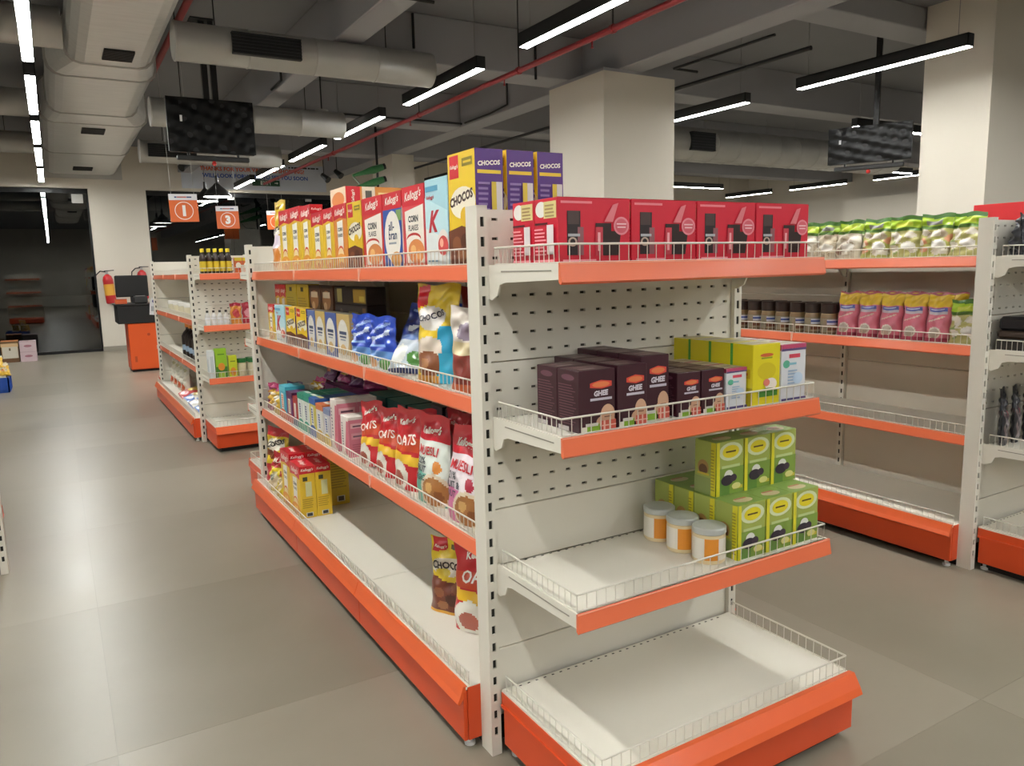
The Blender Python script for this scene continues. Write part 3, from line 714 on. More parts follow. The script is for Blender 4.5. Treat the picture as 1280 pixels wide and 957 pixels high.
def chocos(key, w, d, h, side='#55307f'):
    sd = [R(0, 0, 1, 1, side), T('CHOCOS', .5, .88, .8, .07, WH, .1, .08, .04), R(.08, .79, .92, .82, '#e5c53a')] + lines(.08, .5, .12, .74, 14, '#8d74ad') + [R(.55, .14, .72, .72, '#d9c045'), R(.72, .14, .93, .72, '#d6d2cf')]
    return box_kind(key, w, d, h, YL,
        F=[R(.08, .78, .42, .98, RD), T(LOGO, .25, .88, .3, .08, WH, .3), R(.55, .87, .92, .94, '#8a7a20'), R(.6, .895, .88, .915, YL),
           E(.55, .56, .46, .14, '#efe6cf'), T('CHOCOS', .5, .6, .86, .14, '#3a1f14', .1, .16, .05), E(.62, .44, .16, .08, '#e6b92f'), P([(0, 0), (1, 0), (1, .3), (.5, .36), (0, .32)], BR_),
           E(.3, .2, .16, .07, '#8a5230'), E(.62, .22, .17, .07, '#54280f'), E(.48, .1, .18, .06, '#94603a'), E(.82, .1, .13, .06, '#7c4526')], R=sd, L=sd, T=[R(0, 0, 1, 1, '#e0b93a')])
def bran(key, w, d, h):
    return box_kind(key, w, d, h, '#e9e2d2', F=[R(0, .78, 1, 1, RD), T(LOGO, .5, .89, .84, .13, WH, .3, .06), R(0, 0, 1, .78, '#2c54a5'), R(.72, .62, .98, .76, '#7fa05a'), E(.5, .42, .43, .34, '#ece6da'),
        T('all-', .45, .56, .4, .12, '#3a4a6c'), T('bran', .52, .44, .6, .12, '#3a4a6c'), R(.3, .32, .7, .345, '#9aa0a8'), E(.68, .12, .28, .1, '#d69a49')], R=[R(0, .8, 1, 1, RD)] + lines(.1, .9, .1, .7, 9, '#8fa2c0'))
def corn_red(key, w, d, h, edge):
    return box_kind(key, w, d, h, edge, F=[R(0, .76, 1, 1, RD), T(LOGO, .5, .88, .84, .14, WH, .3, .08), P([(.18, 0), (.95, 0), (.95, .76), (.12, .7)], '#efe7da'), T('CORN', .5, .6, .44, .11, '#2f3034', 0, 0, .05),
        T('FLAKES', .5, .49, .44, .07, '#2f3034'), E(.5, .36, .32, .07, '#c93a35'), E(.5, .33, .32, .07, '#efe7da'), E(.6, .2, .36, .15, '#dc8b4e'), E(.48, .22, .12, .06, '#efba74'), E(.72, .16, .12, .06, '#e9a55c'), R(0, 0, 1, .06, '#d77a5a')],
        R=[R(0, .8, 1, 1, RD)] + lines(.1, .9, .1, .7, 9, '#c98a6a'), T=[R(0, 0, 1, 1, RD), T(LOGO, .5, .5, .7, .5, WH, .3)])
def special(key, w, d, h):
    return box_kind(key, w, d, h, '#a9d3dd', F=[R(0, 0, 1, .45, '#dfe6e4'), P([(0, .45), (1, .3), (1, .62), (0, .8)], '#bfe0e6'), R(.04, .86, .6, .92, '#5aa0c0'), T(LOGO, .25, .79, .36, .06, '#c5333c', .3),
        T('K', .4, .52, .5, .42, '#c43540', .35, 0, .04), E(.78, .27, .24, .15, '#e7ddd6'), E(.78, .24, .22, .11, '#cf4a48'), E(.72, .27, .08, .05, '#efb39a'), R(.1, .06, .6, .08, '#7f9fb2')], R=lines(.1, .9, .1, .9, 12, '#8fb8c4'))
def oval(key, w, d, h, c1, c2, ink):
    return box_kind(key, w, d, h, c1, F=[R(0, .0, 1, .12, c2), E(.5, .48, .42, .4, '#ded9cf'), T(LOGO, .5, .8, .5, .08, '#e8e6e0', .3), R(.22, .55, .78, .62, ink), R(.25, .48, .75, .52, ink), R(.3, .42, .7, .45, '#8a92a0'), E(.5, .22, .22, .12, '#cfae72')],
        R=lines(.15, .85, .1, .9, 10, '#9aa2ae'), T=[R(0, 0, 1, 1, '#7b7460')])
random.seed(11)
def span(key, name, label, cat, a, b, z, xf, group=None, lean=0, turn=0):
    d = KIND[key][1][1]
    return put(key, name, label, cat, xf + d/2, (a+b)/2, z, AISLE + turn, lean, group)
# ---- top shelf of the main row
z = DM[0]; G = 'cereal cartons on the top shelf'
for i, (a, b, h) in enumerate([(3.83, 3.641, .285), (3.641, 3.455, .285), (3.455, 3.296, .279), (3.296, 3.127, .238), (3.127, 2.993, .243)]):
    k = corn('cornA%d' % i, (a-b)*.965, .055, h)
    span(k, 'cereal_carton', '%s yellow corn flakes carton from the far end, top shelf front row' % ORD[i], 'carton', a, b, z, .968, G)
k = corn('cornB', .155, .06, .247, '#d98a3a', '#e8a24e'); span(k, 'cereal_carton', 'orange corn flakes carton between yellow cartons and small chocolate cereal carton', 'carton', 2.993, 2.831, z, .968, G)
k = chocos('chocS', .156, .05, .243, '#c98a2a'); span(k, 'cereal_carton', 'small yellow-brown chocolate cereal carton mid top shelf', 'carton', 2.831, 2.667, z, .968, G)
k = corn_red('cornR', .192, .06, .244, '#cf3a2e'); span(k, 'cereal_carton', 'red-topped corn flakes carton left of the blue bran carton', 'carton', 2.667, 2.466, z, .968, G)
k = bran('bran', .158, .06, .243); span(k, 'cereal_carton', 'blue bran cereal carton with white oval panel on top shelf', 'carton', 2.466, 2.301, z, .968, G)
k = corn_red('cornP', .168, .06, .247, '#d84a50'); span(k, 'cereal_carton', 'red-topped corn flakes carton right of the blue bran carton', 'carton', 2.301, 2.125, z, .968, G)
k = special('special', .15, .06, .252); span(k, 'cereal_carton', 'pale blue cereal carton with big red letter K', 'carton', 2.125, 1.971, z, .968, G)
k = chocos('chocL', .16, .084, .302)
for i, x in enumerate((.968, 1.064, 1.16)):
    span(k, 'cereal_carton', 'tall yellow and purple chocolate cereal carton, %s from the aisle' % ORD[i], 'carton', 1.966, 1.806, z, x, 'tall chocolate cereal cartons at the near end')
k = corn('cornC', .17, .055, .258)
for i, (a, b) in enumerate([(3.5, 3.32), (3.3, 3.12), (3.1, 2.92)]):
    span(k, 'cereal_carton', '%s corn flakes carton of the second row behind the yellow cartons' % ORD[i], 'carton', a, b, z, 1.03 + .002*i, 'second row cereal cartons')
k = box_kind('corn_lying', .28, .2, .08, '#d98f3c', F=[R(0, 0, .22, 1, RD), T(LOGO, .11, .5, .2, .3, WH, .3, PI/2), R(.25, 0, .45, 1, '#e6dcc4'), R(.3, .2, .4, .8, '#5a5a50'), R(.5, .55, 1, .72, '#e9cf8a')], L=[R(0, 0, 1, 1, '#e9d3b4'), E(.5, .4, .4, .4, '#dd8b44')], T=[R(0, 0, 1, 1, '#d8722e')])
put(k, 'cereal_carton', 'orange corn flakes carton lying flat on top of the second row', 'carton', 1.205, 3.21, z+.2585, 0, 0, G)
k = corn('cornD', .17, .055, .258)
for i, (a, b) in enumerate([(3.32, 3.14), (3.12, 2.94)]):
    span(k, 'cereal_carton', '%s corn flakes carton of the third row under the lying carton' % ORD[i], 'carton', a, b, z, 1.16 + .1*0, 'third row cereal cartons')
k = bag_kind('bagYellow', .2, .07, .35, '#e0b92e', [R(0, 0, 1, .42, '#e8c39a'), E(.5, .22, .36, .16, '#dd8a3e'), E(.5, .42, .45, .1, '#e9dcea'), R(.1, .86, .9, .96, '#e9d02f'), R(.25, .885, .7, .92, '#a8842a'), R(0, .52, 1, .62, '#efe8d8'), T('CHOCOS', .5, .6, .8, .1, '#2c2430', .1, .1, .03)])
span(k, 'cereal_pouch', 'yellow cereal pouch standing at the far end of the top shelf', 'pouch', 4.06, 3.85, z, .965, None, -.05)
# ---- second shelf
z = DM[1]; G = 'cartons on the second shelf'
k = corn('corn2', .115, .04, .185); span(k, 'cereal_carton', 'small corn flakes carton at the far end of the second shelf', 'carton', 4.15, 4.03, z, .962, G)
k = special('special2', .19, .04, .185); span(k, 'cereal_carton', 'pale blue carton with red letter on the second shelf', 'carton', 4.01, 3.81, z, .962, G)
k = chocos('choc2', .17, .04, .183)
for i, (a, b) in enumerate([(3.80, 3.62), (3.61, 3.43)]):
    span(k, 'cereal_carton', 'small yellow chocolate cereal carton on the second shelf, %s one' % ('far', 'near')[i], 'carton', a, b, z, .962, G)
for i, (a, b, c1, c2, nm) in enumerate([(3.42, 3.305, '#5a6ca0', '#c9cbd0', 'slim blue'), (3.30, 3.165, '#c3a560', '#d8d4c6', 'slim gold'), (3.16, 3.015, '#4a5d9c', '#4a5d9c', 'wider blue'), (3.01, 2.85, '#bda064', '#d9d6cc', 'wider gold')]):
    k = oval('oval%d' % i, (a-b)*.965, .05, .18, c1, c2, '#3a4664'); span(k, 'cereal_carton', '%s muesli carton with white oval on the second shelf' % nm, 'carton', a, b, z, .962, G)
k = oval('ovalG', .15, .055, .175, '#727f93', '#8a92a0', '#4a5464')
for i, (a, x) in enumerate([(2.73, 1.17), (2.57, 1.17), (2.73, 1.24), (2.57, 1.24)]):
    span(k, 'cereal_carton', 'dim grey-blue carton behind the blue pouches, %s' % ('front left', 'front right', 'rear left', 'rear right')[i], 'carton', a, a-.155, z, x, 'grey cartons behind the blue pouches')
k = corn('cornT', .105, .05, .285)
for i, a in enumerate((4.23, 4.12)): span(k, 'cereal_carton', 'tall narrow corn flakes carton at the back, %s' % ('leftmost', 'second from left')[i], 'carton', a, a-.108, z, 1.025, 'tall back-row cartons on the second shelf')
k = box_kind('backs', .195, .055, .288, '#c9ab2c', F=[R(.35, .88, .6, .95, '#3a3420')] + lines(.12, .88, .5, .8, 7, '#a88c22') + [R(.55, .1, .85, .2, '#d8d4c8')])
for i, a in enumerate((4.005, 3.80)): span(k, 'cereal_carton', 'tall yellow carton turned backwards on the second shelf, %s' % ('left', 'right')[i], 'carton', a, a-.2, z, 1.025, 'tall back-row cartons on the second shelf')
k = box_kind('brown', .17, .06, .142, '#5d3a26', F=[E(.5, .55, .36, .3, '#a8744a'), R(.2, .62, .8, .8, '#d8c4a8'), E(.4, .35, .14, .14, '#d9b48a'), R(0, .92, 1, 1, '#35190e')])
for i, a in enumerate((3.59, 3.41)):
    for j in range(2): span(k, 'cereal_carton', 'small brown %s carton of the %s pair on the second shelf' % (('lower', 'upper')[j], ('left', 'right')[i]), 'carton', a, a-.175, z + j*.1425, 1.025, 'small brown cartons')
k = box_kind('lying', .39, .08, .07, '#2b1d18', F=[R(.02, .15, .08, .85, '#5a4a30'), R(.1, .1, .26, .9, '#a89a5a'), R(.62, .12, .98, .88, '#a8842c'), R(.8, .2, .95, .5, '#c9b04a')], T=[R(0, 0, 1, 1, '#3a2a22')])
k2 = box_kind('lying2', .39, .08, .07, '#2a1a16', F=[R(.45, .2, .75, .6, '#8d8248'), E(.22, .5, .05, .25, '#6a5a4a'), R(.88, .15, .97, .85, '#7a5a3a')], T=[R(0, 0, 1, 1, '#3a2a22')])
for j in range(4): span((k2, k2, k2, k)[j], 'cereal_carton', 'long dark carton lying flat, %s of the stack on the second shelf' % ('lowest', 'second lowest', 'second highest', 'topmost')[j], 'carton', 3.23, 2.83, z + j*.0705, 1.03, 'stack of long dark cartons') if j < 4 else 0
E2 = [R(0, 0, 1, .34, '#5f8fcf'), R(0, 0, 1, .16, '#d6e0e6'), E(.3, .12, .2, .1, '#d9a06a'), E(.78, .1, .2, .1, '#4f8a3c'), P([(.15, .5), (.5, .56), (.85, .66), (.85, .76), (.5, .66), (.15, .6)], '#c9d6ee'), P([(.2, .68), (.55, .78), (.8, .84), (.8, .88), (.5, .82), (.2, .73)], '#9ab4e6'), R(.2, .42, .8, .46, '#8fb4e6')]
k = bag_kind('blue', .185, .065, .185, '#2346b4', E2, .1, .006)
for i, (y, x) in enumerate([(2.765, .985), (2.565, .985)]): put(k, 'oats_pouch', 'shiny royal blue oats pouch on the second shelf, %s one' % ('far', 'near')[i], 'pouch', x, y, z, AISLE + .12, -.06, 'royal blue oats pouches')
k = bag_kind('navy', .2, .075, .27, '#1e2f7a', [R(0, 0, 1, .4, '#b9c2cc'), R(0, .4, 1, .5, '#5a78b4'), E(.22, .2, .2, .14, '#dfe0da'), E(.65, .14, .22, .1, '#4c8236'), P([(.2, .56), (.8, .6), (.8, .68), (.2, .64)], '#dfe4ee'), R(.1, .86, .9, .9, '#8fa4d8')], .08, .006)
put(k, 'oats_pouch', 'navy and silver oats pouch slumped back on the second shelf', 'pouch', 1.0, 2.36, z+.006, AISLE + .5, -.62, 'slumped navy oats pouches', 0)
put(k, 'oats_pouch', 'navy oats pouch slumped behind the silver one', 'pouch', 1.13, 2.34, z+.006, AISLE + .4, -.66, 'slumped navy oats pouches')
k = bag_kind('choctall', .17, .09, .3, '#e2c22a', [R(.62, 0, 1, .62, '#2aa0c8'), R(.0, .58, 1, .66, '#e2c22a'), P([(.02, .74), (.3, .8), (.3, 1), (.02, .96)], RD), E(.4, .66, .36, .13, '#ded8d2'), T('CHOCOS', .42, .68, .62, .09, '#2c2a3c', .1, .2, .03), E(.42, .34, .34, .14, '#d8c9b8'), E(.42, .2, .36, .13, '#8a5233'), E(.3, .2, .12, .06, '#b07a50'), R(0, 0, 1, .07, '#c48a3a'), R(.66, .0, 1, .3, '#39aacd')], .07, .005)
put(k, 'cereal_pouch', 'tall yellow and blue chocolate cereal pouch on the second shelf', 'pouch', 1.0, 2.13, z, AISLE + .42, -.04)
k = bag_kind('redback', .17, .08, .29, '#9a1f24', [R(0, .66, 1, .7, '#c9972c'), E(.5, .5, .3, .14, '#c85a50'), R(0, 0, 1, .4, '#2e5a58'), R(.85, 0, 1, 1, '#c2a428')], .07, .005)
put(k, 'cereal_pouch', 'dark red pouch behind the tall yellow and blue one', 'pouch', 1.12, 2.06, z, AISLE + .5, 0)
k = bag_kind('brownbag', .16, .07, .24, '#8c3a30', [R(0, .6, 1, 1, '#d9cfc4'), E(.5, .72, .3, .1, '#8a7a8c'), R(0, .45, 1, .6, '#d8c8a0'), R(0, 0, 1, .1, '#c8643a')], .07, .005)
put(k, 'cereal_pouch', 'red-brown and cream pouch nearest the end post, second shelf', 'pouch', .992, 1.9, z, AISLE + .25, 0)
# ---- third shelf
z = DM[2]; G = 'cartons on the third shelf'
snack = [bag_kind('snack%d' % i, .12, .06, .15, b, [E(.5, .5, .36, .26, c), R(0, .8, 1, 1, d), R(.2, .58, .8, .64, WH)], .1, .01, nu=22, nv=26, seed=i) for i, (b, c, d) in enumerate([('#8e2a5e', '#d9b04a', '#b03a6a'), ('#c9a63a', '#d8cfc0', '#b5467a'), ('#5b2a55', '#c56a3a', '#3a2a4a')])]
spots = [(.99, 4.25, 0, 0), (.985, 4.12, 0, 1), (1.09, 4.21, 0, 2), (1.17, 4.22, .03, 1), (1.17, 4.07, .05, 0), (1.1, 3.92, .12, 2), (1.13, 3.76, .12, 0), (1.15, 3.6, .12, 2), (1.17, 3.44, .12, 0)]
sn = ['front left', 'front right', 'middle', 'upper left', 'upper middle', 'fifth along the heap', 'sixth along the heap', 'seventh along the heap', 'rightmost of the heap']
for i, (x, y, dz, kk) in enumerate(spots[:5]):
    put(snack[kk], 'snack_pouch', 'small purple and yellow snack pouch at the far end, %s' % sn[i], 'pouch', x, y, z + dz, AISLE + (.3, -.2, .5, .1, -.4)[i], -.05 if dz == 0 else -.5, 'snack pouches at the far end of the third shelf')
for i, (x, y, dz, kk) in enumerate(spots[5:]):
    put(snack[kk], 'snack_pouch', 'dark snack pouch lying at the back of the third shelf, %s' % ('first from left', 'second from left', 'third from left', 'fourth from left')[i], 'pouch', x+.1, y, z+.182, AISLE + .3*i, -.5, 'dark snack pouches at the back')
sup = box_kind('purple', .15, .1, .165, '#5a2450', T=[R(.1, .1, .9, .9, '#6d2c60'), R(.2, .3, .8, .6, '#8c3a70')], F=[R(.1, .6, .9, .8, '#a8406a')])
for i in range(4): put(sup, 'biscuit_carton', 'dark purple carton of the back row, %s from the far end' % ORD[i], 'carton', 1.24, 3.9-.155*i, z, AISLE, 0, 'dark purple cartons')
def slim(key, w, d, h, base, top, ink, low): return box_kind(key, w, d, h, base, F=[R(0, .84, 1, 1, top), E(.5, .1, .6, .2, low), R(.3, .3, .7, .78, '#e6e6e0')] + W(.5, .54, .24, .4, ink, 6, True), T=[R(0, 0, 1, 1, top), R(.15, .3, .85, .5, base)], R=[R(0, .84, 1, 1, top)] + lines(.15, .85, .1, .7, 8, ink))
data = [(4.03, 3.9, .17, '#39a0b8', '#4fb8cc', '#d8702a', '#d9632c', 'cyan and orange'), (3.89, 3.78, .155, '#6d2a62', '#5a2452', '#c9a03a', '#b8382c', 'purple'), (3.77, 3.69, .145, '#b8362c', '#a02a28', '#efe0c0', '#27386c', 'small red'),
        (3.68, 3.585, .175, '#d9ddd4', '#1f8f74', '#2c3c6c', '#2a9478', 'white and teal left'), (3.58, 3.485, .175, '#d9ddd4', '#1f8f74', '#2c3c6c', '#2a9478', 'white and teal right'),
        (3.48, 3.385, .178, '#d0c05a', '#2b5aa0', '#27448c', '#2b5aa0', 'yellow and blue'), (3.375, 3.275, .165, '#dcd8d0', '#d6733a', '#27448c', '#c8a03a', 'white and orange'), (3.265, 3.175, .16, '#c9c4c8', '#7a86a8', '#27448c', '#d0b23c', 'pale blue')]
for i, (a, b, h, ba, tp, ink, low, nm) in enumerate(data):
    k = slim('slim%d' % i, (a-b)*.97, .1, h, ba, tp, ink, low)
    span(k, 'biscuit_carton', '%s slim carton in the front row of the third shelf' % nm, 'carton', a, b, z, .962, G)
    if i >= 3: 
        k = box_kind('slimb%d' % i, (a-b)*.97, .1, h, ba, F=[R(0, .84, 1, 1, tp)], T=[R(0, 0, 1, 1, tp)])
        span(k, 'biscuit_carton', 'carton right behind the %s slim carton' % nm, 'carton', a, b, z, 1.066, G)
def pink(key, w, d, h):
    sd = [R(0, .0, 1, .93, '#d98292'), R(.1, .72, .9, .84, '#e8b8bc'), R(.2, .75, .8, .79, '#6d4a5a'), R(.12, .45, .88, .6, '#e3a0aa'), R(.2, .5, .8, .54, '#7a5a6a')] + lines(.15, .85, .08, .36, 5, '#c06a7c')
    return box_kind(key, w, d, h, '#e7dcd4', F=[P([(.45, .1), (1, 0), (1, .9), (.75, .9)], '#d06478')] + W(.25, .55, .18, .6, '#6a6070', 9, True), R=sd, L=sd, T=[R(.1, .2, .5, .8, '#cfc4bc')])
k = pink('pinkT', .085, .088, .215)
for i, x in enumerate((.962, 1.051)): span(k, 'biscuit_carton', 'tall pink and white carton, %s' % ('front one', 'rear one')[i], 'carton', 3.16, 3.07, z, x, 'tall pink cartons')
k = pink('pinkS', .095, .088, .165)
for i, x in enumerate((.962, 1.051)): span(k, 'biscuit_carton', 'short pink and white carton beside the red oats pouch, %s' % ('front one', 'rear one')[i], 'carton', 3.03, 2.93, z, x, 'short pink cartons')
k = box_kind('tealdark', .2, .12, .2, '#123f3c', T=[R(0, 0, 1, 1, '#1c5a50')], F=[R(.1, .5, .9, .7, '#1f6a58')])
for i in range(3): put(k, 'biscuit_carton', 'dark teal carton at the back of the third shelf, %s from left' % ORD[i], 'carton', 1.25, 3.2-.22*i, z, AISLE, 0, 'dark teal cartons at the back')
k = box_kind('darkbox', .1, .12, .24, '#17171c', F=W(.5, .5, .22, .6, '#c8ccd0', 7, True), R=W(.5, .5, .2, .6, '#aab0b4', 7, True))
for i in range(2): put(k, 'biscuit_carton', 'tall black carton with pale vertical lettering, %s one' % ('far', 'near')[i], 'carton', 1.25, 2.58-.125*i, z, AISLE, 0, 'tall black cartons')
k = box_kind('bluedark', .2, .12, .22, '#15294f', F=[E(.3, .5, .2, .3, '#c08a3a'), R(.5, .5, .9, .7, '#2f5aa0')])
put(k, 'biscuit_carton', 'dark blue carton at the back behind the red pouches', 'carton', 1.27, 2.28, z, AISLE, 0)
def oats(key, w, t, h, seed=0):
    return bag_kind(key, w, t, h, '#c3202a', [R(0, .48, 1, .66, '#cf4a26'), P([(0, .36), (1, .3), (1, .42), (0, .48)], '#e6b82c'), E(.36, .16, .34, .2, '#d8d4c8'), E(.36, .13, .2, .1, '#a85a4a'), R(.0, .8, 1, 1, '#c8202c'), T(LOGO, .5, .84, .8, .1, WH, .3, .15, .03), T('OATS', .52, .62, .7, .13, '#f1e6dc', .0, .1, .02)], .08, .0028, seed=seed, back='#b31e2a')
k = oats('oats', .145, .08, .25)
put(k, 'oats_pouch', 'red oats pouch leaning on the pink cartons', 'pouch', 1.0, 2.76, z, AISLE + .25, -.12, 'red oats pouches', -.12)
put(k, 'oats_pouch', 'red oats pouch second from the pink cartons', 'pouch', .998, 2.59, z, AISLE + .2, -.1, 'red oats pouches')
k = oats('oatsM', .175, .085, .275, 3)
put(k, 'oats_pouch', 'larger red oats pouch left of the green muesli pouch', 'pouch', 1.0, 2.4, z, AISLE + .15, -.06, 'red oats pouches')
k = bag_kind('redplain', .12, .08, .25, '#b5222c', lines(.15, .85, .1, .7, 14, '#d0606a'), .08, .006)
put(k, 'oats_pouch', 'red pouch turned sideways between the oats pouches', 'pouch', 1.09, 2.5, z, AISLE + .6, -.05)
def muesli(key, c1, c2, l2, l3, fruit, seed):
    return bag_kind(key, .185, .09, .285, c1, [R(0, .72, 1, 1, '#c91f30'), P([(0, 0), (1, 0), (1, .28), (0, .4)], c2), E(.72, .16, .36, .2, '#e3d3b8'), E(.72, .16, .3, .16, '#a8703c'), E(.62, .2, .1, .06, '#d2a566'), E(.84, .12, .1, .06, '#8a5228'), E(.78, .43, .1, .07, fruit), T(LOGO, .5, .82, .72, .11, WH, .3, .0, .03),
        T('MUESLI', .48, .6, .76, .1, '#d0303a', 0, -.02, .02), T(l2, .32, .49, .48, .08, '#3a4048', 0, 0, .02), T(l3, .3, .395, .5, .075, '#3a4048', 0, 0, .03), T('MAGIC' if 'FRUIT' == l3 else 'NUT', .3, .3, .46, .07, '#3a4048', 0, 0, .02)], .08, .0024, seed=seed)
put(muesli('mueslig', '#dfe6dd', '#6fb4a0', '22%', 'FRUIT', '#d98a3c', 5), 'muesli_pouch', 'red and pale green fruit muesli pouch on the third shelf', 'pouch', 1.0, 2.2, z, AISLE + .12, -.05)
put(muesli('mueslip', '#e9dde2', '#d87aa6', '21%', 'FRUIT &', '#b02a44', 9), 'muesli_pouch', 'red and pink muesli pouch nearest the end post', 'pouch', 1.0, 1.965, z, AISLE + .12, -.05)
k = bag_kind('redbk', .18, .08, .27, '#a51c28', [T(LOGO, .5, .82, .7, .1, '#e0c0c0', .3)], .08, .007)
for i, y in enumerate((2.3, 2.11, 1.92)): put(k, 'muesli_pouch', 'red pouch in the back row of the third shelf, %s from left' % ORD[i], 'pouch', 1.13, y, z, AISLE + .1*i, -.05, 'back row red pouches')
# ---- base of the main row
z = .19
k = corn('cornBase', .165, .073, .248)
for i, x in enumerate((.895, .9695)): put(k, 'cereal_carton', 'yellow corn flakes carton on the base deck, %s of the front pair' % ('aisle-side', 'inner')[i], 'carton', x+.036, 3.56, z, AISLE, 0, 'yellow cartons on the base deck')
k = corn('cornBase2', .165, .08, .275)
for i, x in enumerate((.895, .977)): put(k, 'cereal_carton', 'yellow corn flakes carton on the base deck, %s of the rear pair' % ('aisle-side', 'inner')[i], 'carton', x+.04, 3.735, z, AISLE, 0, 'yellow cartons on the base deck')
k = box_kind('tallyellow', .165, .1, .29, '#cdb02e', R=lines(.12, .88, .3, .85, 12, '#a8902a') + [R(.35, .06, .75, .16, '#d8d8d0'), R(.42, .07, .7, .15, '#3c3c3c')], F=[R(0, .8, 1, 1, RD)])
put(k, 'cereal_carton', 'tall yellow carton standing deeper on the base deck', 'carton', 1.118, 3.68, z, AISLE, 0)
k = bag_kind('chocbase', .2, .1, .3, '#e2c42c', [R(0, .85, 1, 1, '#b8232c'), P([(0, .5), (1, .4), (1, .52), (0, .62)], '#7a3a20'), E(.5, .7, .42, .12, '#e6dfd0'), T('CHOCOS', .5, .72, .78, .12, '#26221e', .1, .2, .04), R(0, 0, 1, .34, '#c9333a')], .08, .008)
put(k, 'cereal_pouch', 'yellow chocolate cereal pouch leaning at the far end of the base deck', 'pouch', .975, 4.21, z, AISLE + .35, -.06)
k = bag_kind('sausage', .16, .08, .2, '#d9c232', [R(0, .62, 1, 1, '#b5212c'), T('HOUSE', .4, .8, .6, .14, WH, .1, 0, .03), E(.5, .3, .3, .22, '#d8c9a8'), E(.4, .36, .2, .08, '#8a8a78')], .08, .008)
put(k, 'cereal_pouch', 'red and yellow pouch in front of the leaning chocolate pouch', 'pouch', .93, 4.03, z, AISLE + .25, -.1)
k = bag_kind('yellowlow', .1, .06, .13, '#d3bd2c', [E(.5, .5, .34, .3, '#e0cfa6'), R(0, .8, 1, 1, '#b8302c')], .08, .008, nu=22, nv=26)
put(k, 'cereal_pouch', 'small yellow pouch lowest at the far end of the base deck', 'pouch', .915, 3.89, z, AISLE + .1, -.1)
k = bag_kind('chocpouch', .16, .075, .255, '#dcbf2a', [P([(0, 0), (1, 0), (1, .48), (.6, .42), (0, .5)], '#6a3220'), P([(.06, .8), (.42, .84), (.42, 1), (.06, 1)], '#c0212c'), T(LOGO, .25, .88, .3, .06, WH, .3), R(.5, .84, .94, .91, '#4a4020'), E(.5, .62, .46, .12, '#e6dcc8'), T('CHOCOS', .5, .64, .84, .11, '#2a1c16', .05, 0, .04), E(.35, .54, .2, .06, '#dcbf2a'), E(.3, .28, .14, .07, '#8c5434'), E(.62, .2, .16, .08, '#4c2210'), E(.4, .12, .14, .06, '#94603c'), E(.76, .36, .14, .07, '#83492b'), R(0, 0, 1, .03, '#d8a03c')], .06, .004)
put(k, 'cereal_pouch', 'yellow and brown chocolate cereal pouch alone on the near base deck', 'pouch', 1.05, 2.215, z, AISLE + .55, -.06)
k = bag_kind('chocpouch2', .15, .07, .27, '#d0b42a', [R(0, .8, 1, 1, '#b8232c'), E(.5, .6, .4, .12, '#3a302a')], .06, .004)
put(k, 'cereal_pouch', 'yellow pouch with red top behind the lone pouches', 'pouch', 1.17, 2.12, z, AISLE + .5, -.04)
put(oats('oatsL', .19, .09, .29, 5), 'oats_pouch', 'large red oats pouch on the near base deck by the post', 'pouch', 1.07, 2.04, z, AISLE + .62, -.05)

# ================================================================== goods on the nearest end unit
YP = YM - .03
# red gift packs
def gift():
    w, d, h = .204, .095, .148
    fr = [R(.04, .91, .46, .945, '#e6828c'), R(.12, .14, .3, .8, '#2a2022'), R(.13, .6, .28, .8, '#4a3836'), R(.26, .14, .34, .56, '#8f5a60'), R(.13, .42, .29, .46, '#aeb4b8'), E(.19, .34, .06, .07, '#b9a494'), E(.19, .34, .035, .045, '#241c1c'),
          P([(.5, .13), (.82, .13), (.86, .5), (.72, .5), (.72, .62), (.5, .62)], '#2c1a18'), R(.5, .13, .6, .56, '#c23a48'), R(.53, .2, .565, .48, '#e8aab0'), P([(.62, .64), (.74, .9), (.82, .93), (.74, .64)], '#de7a82'), E(.86, .58, .11, .14, '#e28a94'), E(.86, .58, .085, .11, '#d4616e'), R(.79, .6, .93, .62, '#f0c8cc'), R(.8, .55, .92, .57, '#f0c8cc'), R(.05, .05, .5, .075, '#ee9aa2')]
    sd = [E(.3, .84, .24, .12, '#e3dfd8'), R(.42, .7, .95, .95, '#d8c988')] + lines(.48, .92, .72, .93, 4, '#a88a5a') + [R(.04, .61, .6, .64, '#5a1a24')] + lines(.05, .55, .15, .58, 8, '#ef98a0') + [R(.6, .16, .88, .6, '#ddd4d4'), R(.05, .05, .9, .08, '#ee9aa2')]
    return box_kind('gift', w, d, h, '#cf2138', F=fr, L=sd, R=sd, T=[R(0, 0, 1, .06, '#e45a68')])
k = gift(); zz = 1.333
for j in range(2):
    for i in range(4):
        put(k, 'gift_pack', '%s red gift pack from the left post, %s row on the top shelf' % (ORD[i], ('front', 'rear')[j]), 'gift pack', 1.07 + .2085*i, 1.4275 + .0475 + j*.0975, zz, 0, 0, 'red gift packs on the nearest end unit')
